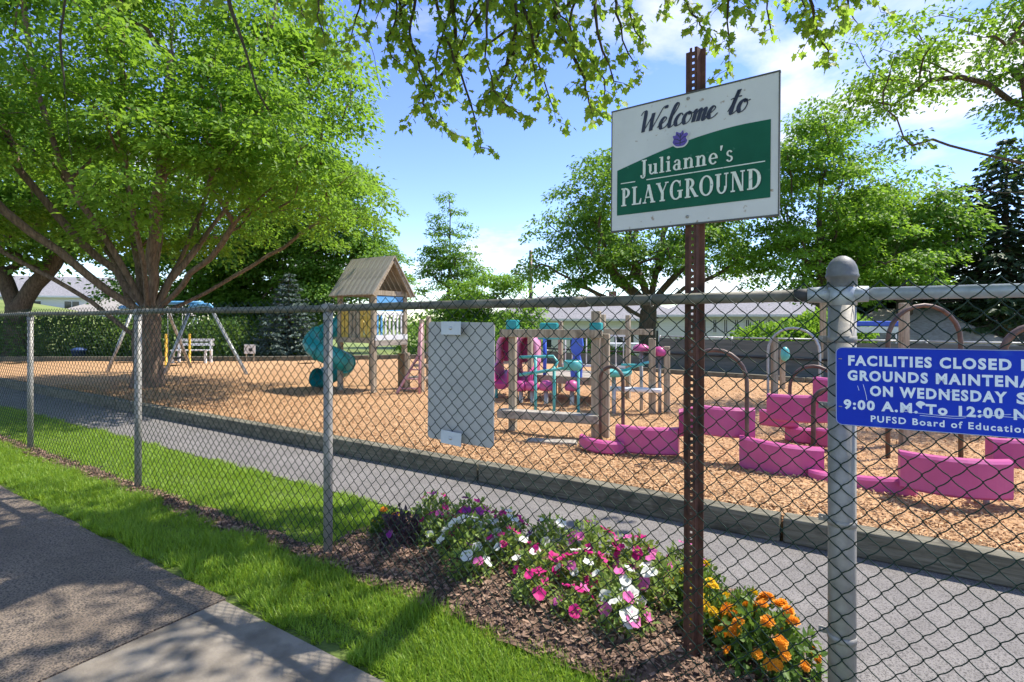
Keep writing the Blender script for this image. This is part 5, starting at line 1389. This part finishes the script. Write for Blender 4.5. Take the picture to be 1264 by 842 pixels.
for px, py in ((661, 441), (684, 452), (714, 455)): MB().tube([P0(px, py, 7.65), Vector((P0(px, py, 7.65).x, P0(px, py, 7.65).y, -.2))], .022, 8).build("leg", M_tealm, hr)
MB().lathe([(.10, 0), (.13, .02), (.13, .12), (.11, .14), (.10, .14)], sides=16).build("cup", M_tealm, hr, loc=P0(707, 457, 7.5))

# --- right bay of the frame: posts, tray and plank
rb = empty("activity_bench", (2.02, 7.67, MZ - .02), math.atan2(-.32, .95)); tag(rb, "timber activity bay with teal tray and long pale plank seat", "play frame")
post(rb, 0, 0, -.3, 1.10, .095); post(rb, .20, .10, -.3, .98, .085); post(rb, -.72, .2, -.3, 1.20, .07)
MB().box((-.46, -.06, 1.19), (.95, .04, .085), bev=.006).build("beam", M_wood, rb)
MB().box((-.36, -.08, .36), (1.0, .20, .055), bev=.02).build("plank_seat", M_whitep, rb)
MB().lathe([(.02, 0), (.20, .0), (.25, .03), (.26, .08), (.24, .08), (.20, .03), (0, .03)], sides=20).build("tray", M_tealm, rb, loc=(-.52, -.2, .56))
MB().tube([(-.52, -.2, -.2), (-.52, -.2, .57)], .03, 8).build("tray_stem", M_steel, rb)
MB().tube([(-.42, -.15, .62), (-.12, -.1, .74), (-.04, -.08, .76)], .02, 8).build("rail", M_tealm, rb); MB().tube([(-.42, -.15, .72), (-.10, -.1, .72)], .015, 8).build("rail", M_tealm, rb)
MB().lathe([(.06, 0), (.10, .01), (.10, .08), (.06, .13), (0, .14)], sides=14).build("knob", M_pink_d, rb, loc=(.10, .1, .84)); 
MB().lathe([(.07, 0), (.13, .01), (.12, .06), (.06, .10), (0, .11)], sides=14).build("knob", M_pink, rb, loc=(-.17, .2, .90)); MB().tube([(-.17, .2, -.2), (-.17, .2, .9)], .025, 8).build("knob_stem", M_steel, rb); MB().tube([(.10, .1, -.2), (.10, .1, .85)], .025, 8).build("knob_stem", M_steel, rb)

# --- pink curved panels on hoops
pc = empty("balance_wall_course", (2.6, 4.8, MZ - .02)); tag(pc, "winding balance course of curved pink panels on brown hoops", "play course")
PO = Vector(pc.location)
def panel(pl, tl, Yl, pr, tr, Yr, h, bulge=0.10, th=0.11, m=None):
    A = Vector(((pl - 632) / 657 * Yl, Yl, EYE + (397 - tl) / 657 * Yl)) - PO; B_ = Vector(((pr - 632) / 657 * Yr, Yr, EYE + (397 - tr) / 657 * Yr)) - PO
    d = (B_ - A); nn = Vector((d.y, -d.x, 0)).normalized(); n = 12; mb = MB(); vs = []; fs = []
    for i in range(n + 1):
        t = i / n; p = A + d * t; q = bulge * 4 * t * (1 - t)
        e = th / 2; c = 0.018; q *= 1.35
        for (o, z) in ((e - c, 0), (e, -c), (e, -h + c), (e - c, -h), (-e + c, -h), (-e, -h + c), (-e, -c), (-e + c, 0)):
            vs.append((p.x + nn.x * (q + o), p.y + nn.y * (q + o), p.z + z))
    for i in range(n):
        for j in range(8): fs.append((i * 8 + j, i * 8 + (j + 1) % 8, (i + 1) * 8 + (j + 1) % 8, (i + 1) * 8 + j))
    fs += [tuple(range(8))[::-1], tuple(n * 8 + j for j in range(8))]
    mb.add(vs, fs); return mb.build("curved_panel", m or M_pink, pc)
panel(717, 536, 5.55, 772, 545, 5.35, .12, .10); panel(761, 524, 5.45, 838, 528, 5.2, .26, .06); panel(838, 506, 5.2, 862, 502, 5.15, .26, -.02)
panel(858, 499, 5.15, 932, 504, 4.95, .27, .07); panel(913, 537, 4.85, 1017, 553, 4.55, .29, .08); panel(947, 486, 5.6, 1026, 488, 5.3, .27, .06)
panel(938, 505, 6.0, 986, 508, 5.8, .17, .05); panel(970, 525, 5.9, 1012, 529, 5.7, .16, .05); panel(1009, 528, 5.6, 1040, 530, 5.4, .18, .04); panel(1006, 465, 5.3, 1042, 468, 5.1, .26, .03)
panel(998, 578, 4.5, 1030, 584, 4.4, .14, .03); panel(1026, 582, 4.45, 1132, 590, 4.05, .14, .07); panel(1110, 556, 4.02, 1248, 568, 3.72, .27, .08); panel(1221, 541, 3.95, 1330, 540, 3.8, .20, .06); panel(1330, 560, 3.7, 1440, 580, 3.5, .27, .08)
def hoop(pxl, pxr, Yl, Yr, pyt, r=.019, m=None, zf=-.2, depth=0):
    A = Vector(((pxl - 632) / 657 * Yl, Yl, 0)) - Vector((PO.x, PO.y, 0)); B_ = Vector(((pxr - 632) / 657 * Yr, Yr, 0)) - Vector((PO.x, PO.y, 0))
    zt = EYE + (397 - pyt) / 657 * (Yl + Yr) / 2 - PO.z; hw = (B_ - A).length / 2; zs = zt - hw * 1.05
    pts = [(A.x, A.y, zf), (A.x, A.y, zs * .5)]
    for k in range(13):
        t = k / 12 * math.pi; f = (1 - math.cos(t)) / 2; p = A + (B_ - A) * f; pts.append((p.x, p.y, zs + hw * 1.05 * math.sin(t)))
    pts += [(B_.x, B_.y, zs * .5), (B_.x, B_.y, zf)]
    MB().tube(pts, r, 10).build("hoop", m or M_hoop, pc)
hoop(741, 769, 5.7, 5.55, 453); hoop(846, 922, 5.1, 4.82, 432); hoop(975, 1034, 5.9, 5.7, 452); hoop(1004, 1046, 5.0, 4.9, 480, .021); hoop(1096, 1186, 5.16, 5.1, 377, .021); hoop(948, 1012, 8.4, 8.0, 405, .02, M_steel); hoop(1238, 1330, 4.6, 4.4, 402, .03)
for (px, py, pt, w) in ((1116, 549, 374, .075), (1016, 470, 371, .10), (956, 500, 417, .085), (966, 480, 432, .08)):
    p = gpt(px, py); zt = EYE + (397 - pt) / 657 * p.y - PO.z; post(pc, p.x - PO.x, p.y - PO.y, -.2, zt, w, M_wood)
for (px, py, zt) in ((1233, 627, .20), (922, 580, .2)):
    p = gpt(px, py); post(pc, p.x - PO.x, p.y - PO.y + .10, -.2, zt, .04, M_steel, True, "foot")
MB().lathe([(.02, 0), (.07, .03), (.085, .12), (.07, .22), (.03, .27), (0, .28)], sides=14).build("teal_finial", M_tealm, pc, loc=gpt(966, 480) - Vector((PO.x, PO.y + .10, PO.z)) + Vector((0, 0, .55)))

# ================================================================== BEYOND THE PLAYGROUND
M_wallw = mat("white_siding", (0.58, 0.58, 0.56), (0.70, 0.70, 0.68), scale=3, rough=0.7, bump=0.3, bscale=9, stretch=(.1, .1, 6))
M_roofg = mat("grey_shingle", (0.17, 0.165, 0.165), (0.29, 0.285, 0.285), scale=9, rough=0.9, bump=0.5, bscale=22)
M_roofb = mat("beige_shingle", (0.26, 0.235, 0.195), (0.38, 0.35, 0.30), scale=9, rough=0.9, bump=0.5, bscale=22)
M_glass = mat("window_dark", (0.02, 0.025, 0.03), (0.05, 0.055, 0.06), rough=0.12)
M_trim = mat("window_trim", (0.6, 0.6, 0.6), (0.7, 0.7, 0.7), rough=0.6)
def house(name, label, loc, rz, w, d, hw_, hr_, roof_m, wall_m, wins, hip=True, door=None, chim=None):
    o = empty(name, loc, rz); tag(o, label, "house", "houses beyond the playground")
    MB().box((0, 0, hw_ / 2), (w, d, hw_)).build("wall", wall_m, o)
    ov = .35; x0, x1, y0, y1 = -w / 2 - ov, w / 2 + ov, -d / 2 - ov, d / 2 + ov; k = (d / 2) * (.9 if hip else 0)
    rf = MB().add([(x0, y0, hw_ + .02), (x1, y0, hw_ + .02), (x1, y1, hw_ + .02), (x0, y1, hw_ + .02), (x0 + k, 0, hw_ + hr_), (x1 - k, 0, hw_ + hr_)],
                  [(0, 1, 5, 4), (2, 3, 4, 5), (1, 2, 5), (3, 0, 4), (3, 2, 1, 0)]).build("roof", roof_m, o)
    if chim: MB().box((chim, .3, hw_ + hr_ * .9), (.5, .5, 1.0)).build("chimney", mat("brick_red", (.2, .09, .06), (.3, .14, .1), rough=.9), rf)
    MB().box((0, y0 - .02, hw_ - .02), (x1 - x0, .05, .14)).build("gutter", M_trim, o)
    for (x, z, ww, wh) in wins:
        f = MB().box((0, 0, 0), (ww + .12, .06, wh + .12)).build("window", M_trim, o, loc=(x, -d / 2 - .02, z))
        MB().box((0, -.025, 0), (ww, .04, wh)).build("pane", M_glass, f); MB().box((0, -.05, 0), (.04, .02, wh)).build("mullion", M_trim, f)
    if door is not None: MB().box((door, -d / 2 - .03, 1.0), (.95, .06, 2.0)).build("door", mat("door_paint", (.2, .07, .05), (.3, .1, .08), rough=.5), o)
    return o
house("house", "long white house with grey hip roof behind the timber frame", (5.2, 38, -4.2), R(-4), 13, 8, 5.75, 1.7, M_roofg, M_wallw, [(-5.2, 4.5, 1.2, 1.1), (-3.0, 4.5, 1.2, 1.1), (-.6, 4.5, 1.2, 1.1), (2.2, 4.5, 1.2, 1.1), (4.8, 4.5, 1.2, 1.1)], chim=2)
house("house", "white house with a row of narrow dark windows by the rusty post", (15.5, 36, -4.4), R(-14), 11, 8, 6.2, 1.6, M_roofg, M_wallw, [(-3.4 + .62 * k, 5.55, .16, .75) for k in range(8)] + [(2.8, 5.2, 1.2, 1.1)])
house("house", "beige hip roofed house seen low right of the end post", (14.6, 19.8, -2.6), R(-25), 5, 4.5, 3.0, 1.5, M_roofb, mat("tan_siding", (.3, .27, .22), (.38, .34, .28), rough=.8), [(-1.4, 1.9, 1.0, 1.0), (1.2, 1.9, 1.0, 1.0)])
house("house", "low grey roofed house at the right edge above the blue notice", (20.3, 20.8, -2.6), R(-30), 6, 5, 3.1, 1.5, M_roofg, M_wallw, [(-1.8, 2, 1, 1), (1.6, 2, 1, 1)])
house("house", "grey roofed house on the hill at the far left", (-40.5, 47, 1.9), R(20), 9, 7, 1.6, 1.9, M_roofg, M_wallw, [(-2.6, .8, 1.0, .8), (0, .8, 1.0, .8), (2.6, .8, 1, .8)], hip=False)
house("house", "low brown roofed house half hidden behind the grassy hill", (-31.5, 44, 0.4), R(8), 8, 6, 1.5, 1.5, M_roofb, M_wallw, [(-2, .7, 1, .7), (2, .7, 1, .7)])
# pavilion with a blue canopy to the right
pv = empty("blue_canopy", (8.6, 13.0, -.05), R(-30)); tag(pv, "blue topped canopy shelter behind the end post", "shelter")
MB().box((0, 0, 1.42), (1.5, 1.3, .12), bev=.03).build("canopy", M_bluep, pv); MB().box((0, -.67, 1.28), (1.5, .02, .14)).build("valance", M_whitep, pv)
for x in (-.68, .68):
    for y in (-.6, .6): MB().tube([(x, y, -.2), (x, y, 1.38)], .03, 8).build("pole", M_steel, pv)
# screened fence
M_screen = mat("grey_windscreen", (0.075, 0.090, 0.088), (0.125, 0.145, 0.14), scale=3, rough=0.85, bump=0.4, bscale=14, stretch=(.4, .4, 5))
sf = empty("screened_fence", (4.0, 14.4, -.05), math.atan2(-1.85, 2.15)); tag(sf, "low fence covered with grey green windscreen fabric beyond the mulch", "fence")
for k in range(-2, 5):
    MB().tube([(1.9 * k, 0, -.2), (1.9 * k, 0, 1.10 if k >= 0 else .62)], .028, 10).build("fence_post", M_whitep if k == 1 else M_steel, sf)
    if k < 4:
        n = 8; mb = MB(); vs = []
        for i in range(n + 1):
            y = -.035 - .03 * math.sin(i / n * math.pi) * random.uniform(.5, 1.2)
            for z in ((0.0, .5, 1.04) if k >= 0 else (0.0, .28, .55)): vs.append((1.9 * k + 1.9 * i / n, y + random.uniform(-.008, .008), z + (-.03 * math.sin(i / n * math.pi) if z > .52 else 0)))
        fs = [(3 * i + j, 3 * (i + 1) + j, 3 * (i + 1) + j + 1, 3 * i + j + 1) for i in range(n) for j in range(2)]
        mb.add(vs, fs, True).build("screen_panel", M_screen, sf)
        if k >= 0: MB().tube([(1.9 * k, 0, 1.07), (1.9 * k + 1.9, 0, 1.07)], .02, 8).build("rail", M_steel, sf)
        MB().tube([(1.9 * k, -.10, .62), (1.9 * k + 1.9, -.10, .62)], .025, 8).build("guard_rail", M_black, sf)
# white van and pole
vn = empty("white_van", (5.6, 27, -1.75), R(80)); tag(vn, "white van parked below the spreading tree", "van")
prof = [(-2.3, .35), (2.35, .35), (2.45, .6), (2.4, 1.05), (1.75, 1.25), (1.2, 2.05), (-2.25, 2.15), (-2.35, 1.9)]
MB().prism(prof, -.9, .9, 'y').build("body", M_whitep, vn)
MB().prism([(1.62, 1.28), (1.16, 1.95), (.5, 1.97), (.5, 1.28)], -.905, .905, 'y').build("side_window", M_glass, vn)
for x in (-1.5, 1.5):
    for y in (-.86, .86):
        w = MB().tube([(0, -.1, 0), (0, .1, 0)], .34, 18).build("wheel", M_black, vn, loc=(x, y, .34)); MB().tube([(0, -.105, 0), (0, .105, 0)], .18, 12).build("rim", M_steel, w)
up = empty("utility_pole", (1.22, 35, -2.6)); tag(up, "brown utility pole with lamp arms rising behind the bright tree", "pole")
MB().tube([(0, 0, -.2), (0, 0, 4), (0.02, 0, 8.7)], [.17, .15, .11], 12).build("pole", M_hoop, up)
MB().tube([(-.9, 0, 7.15), (0, 0, 7.05), (.95, 0, 7.15)], .05, 8).build("cross_arm", M_hoop, up)
for s in (-1, 1): MB().lathe([(.05, .12), (.16, .06), (.28, -.02), (.25, -.05), (0, -.05)], sides=12).build("lamp_head", M_hoop, up, loc=(s * .98, 0, 7.15))
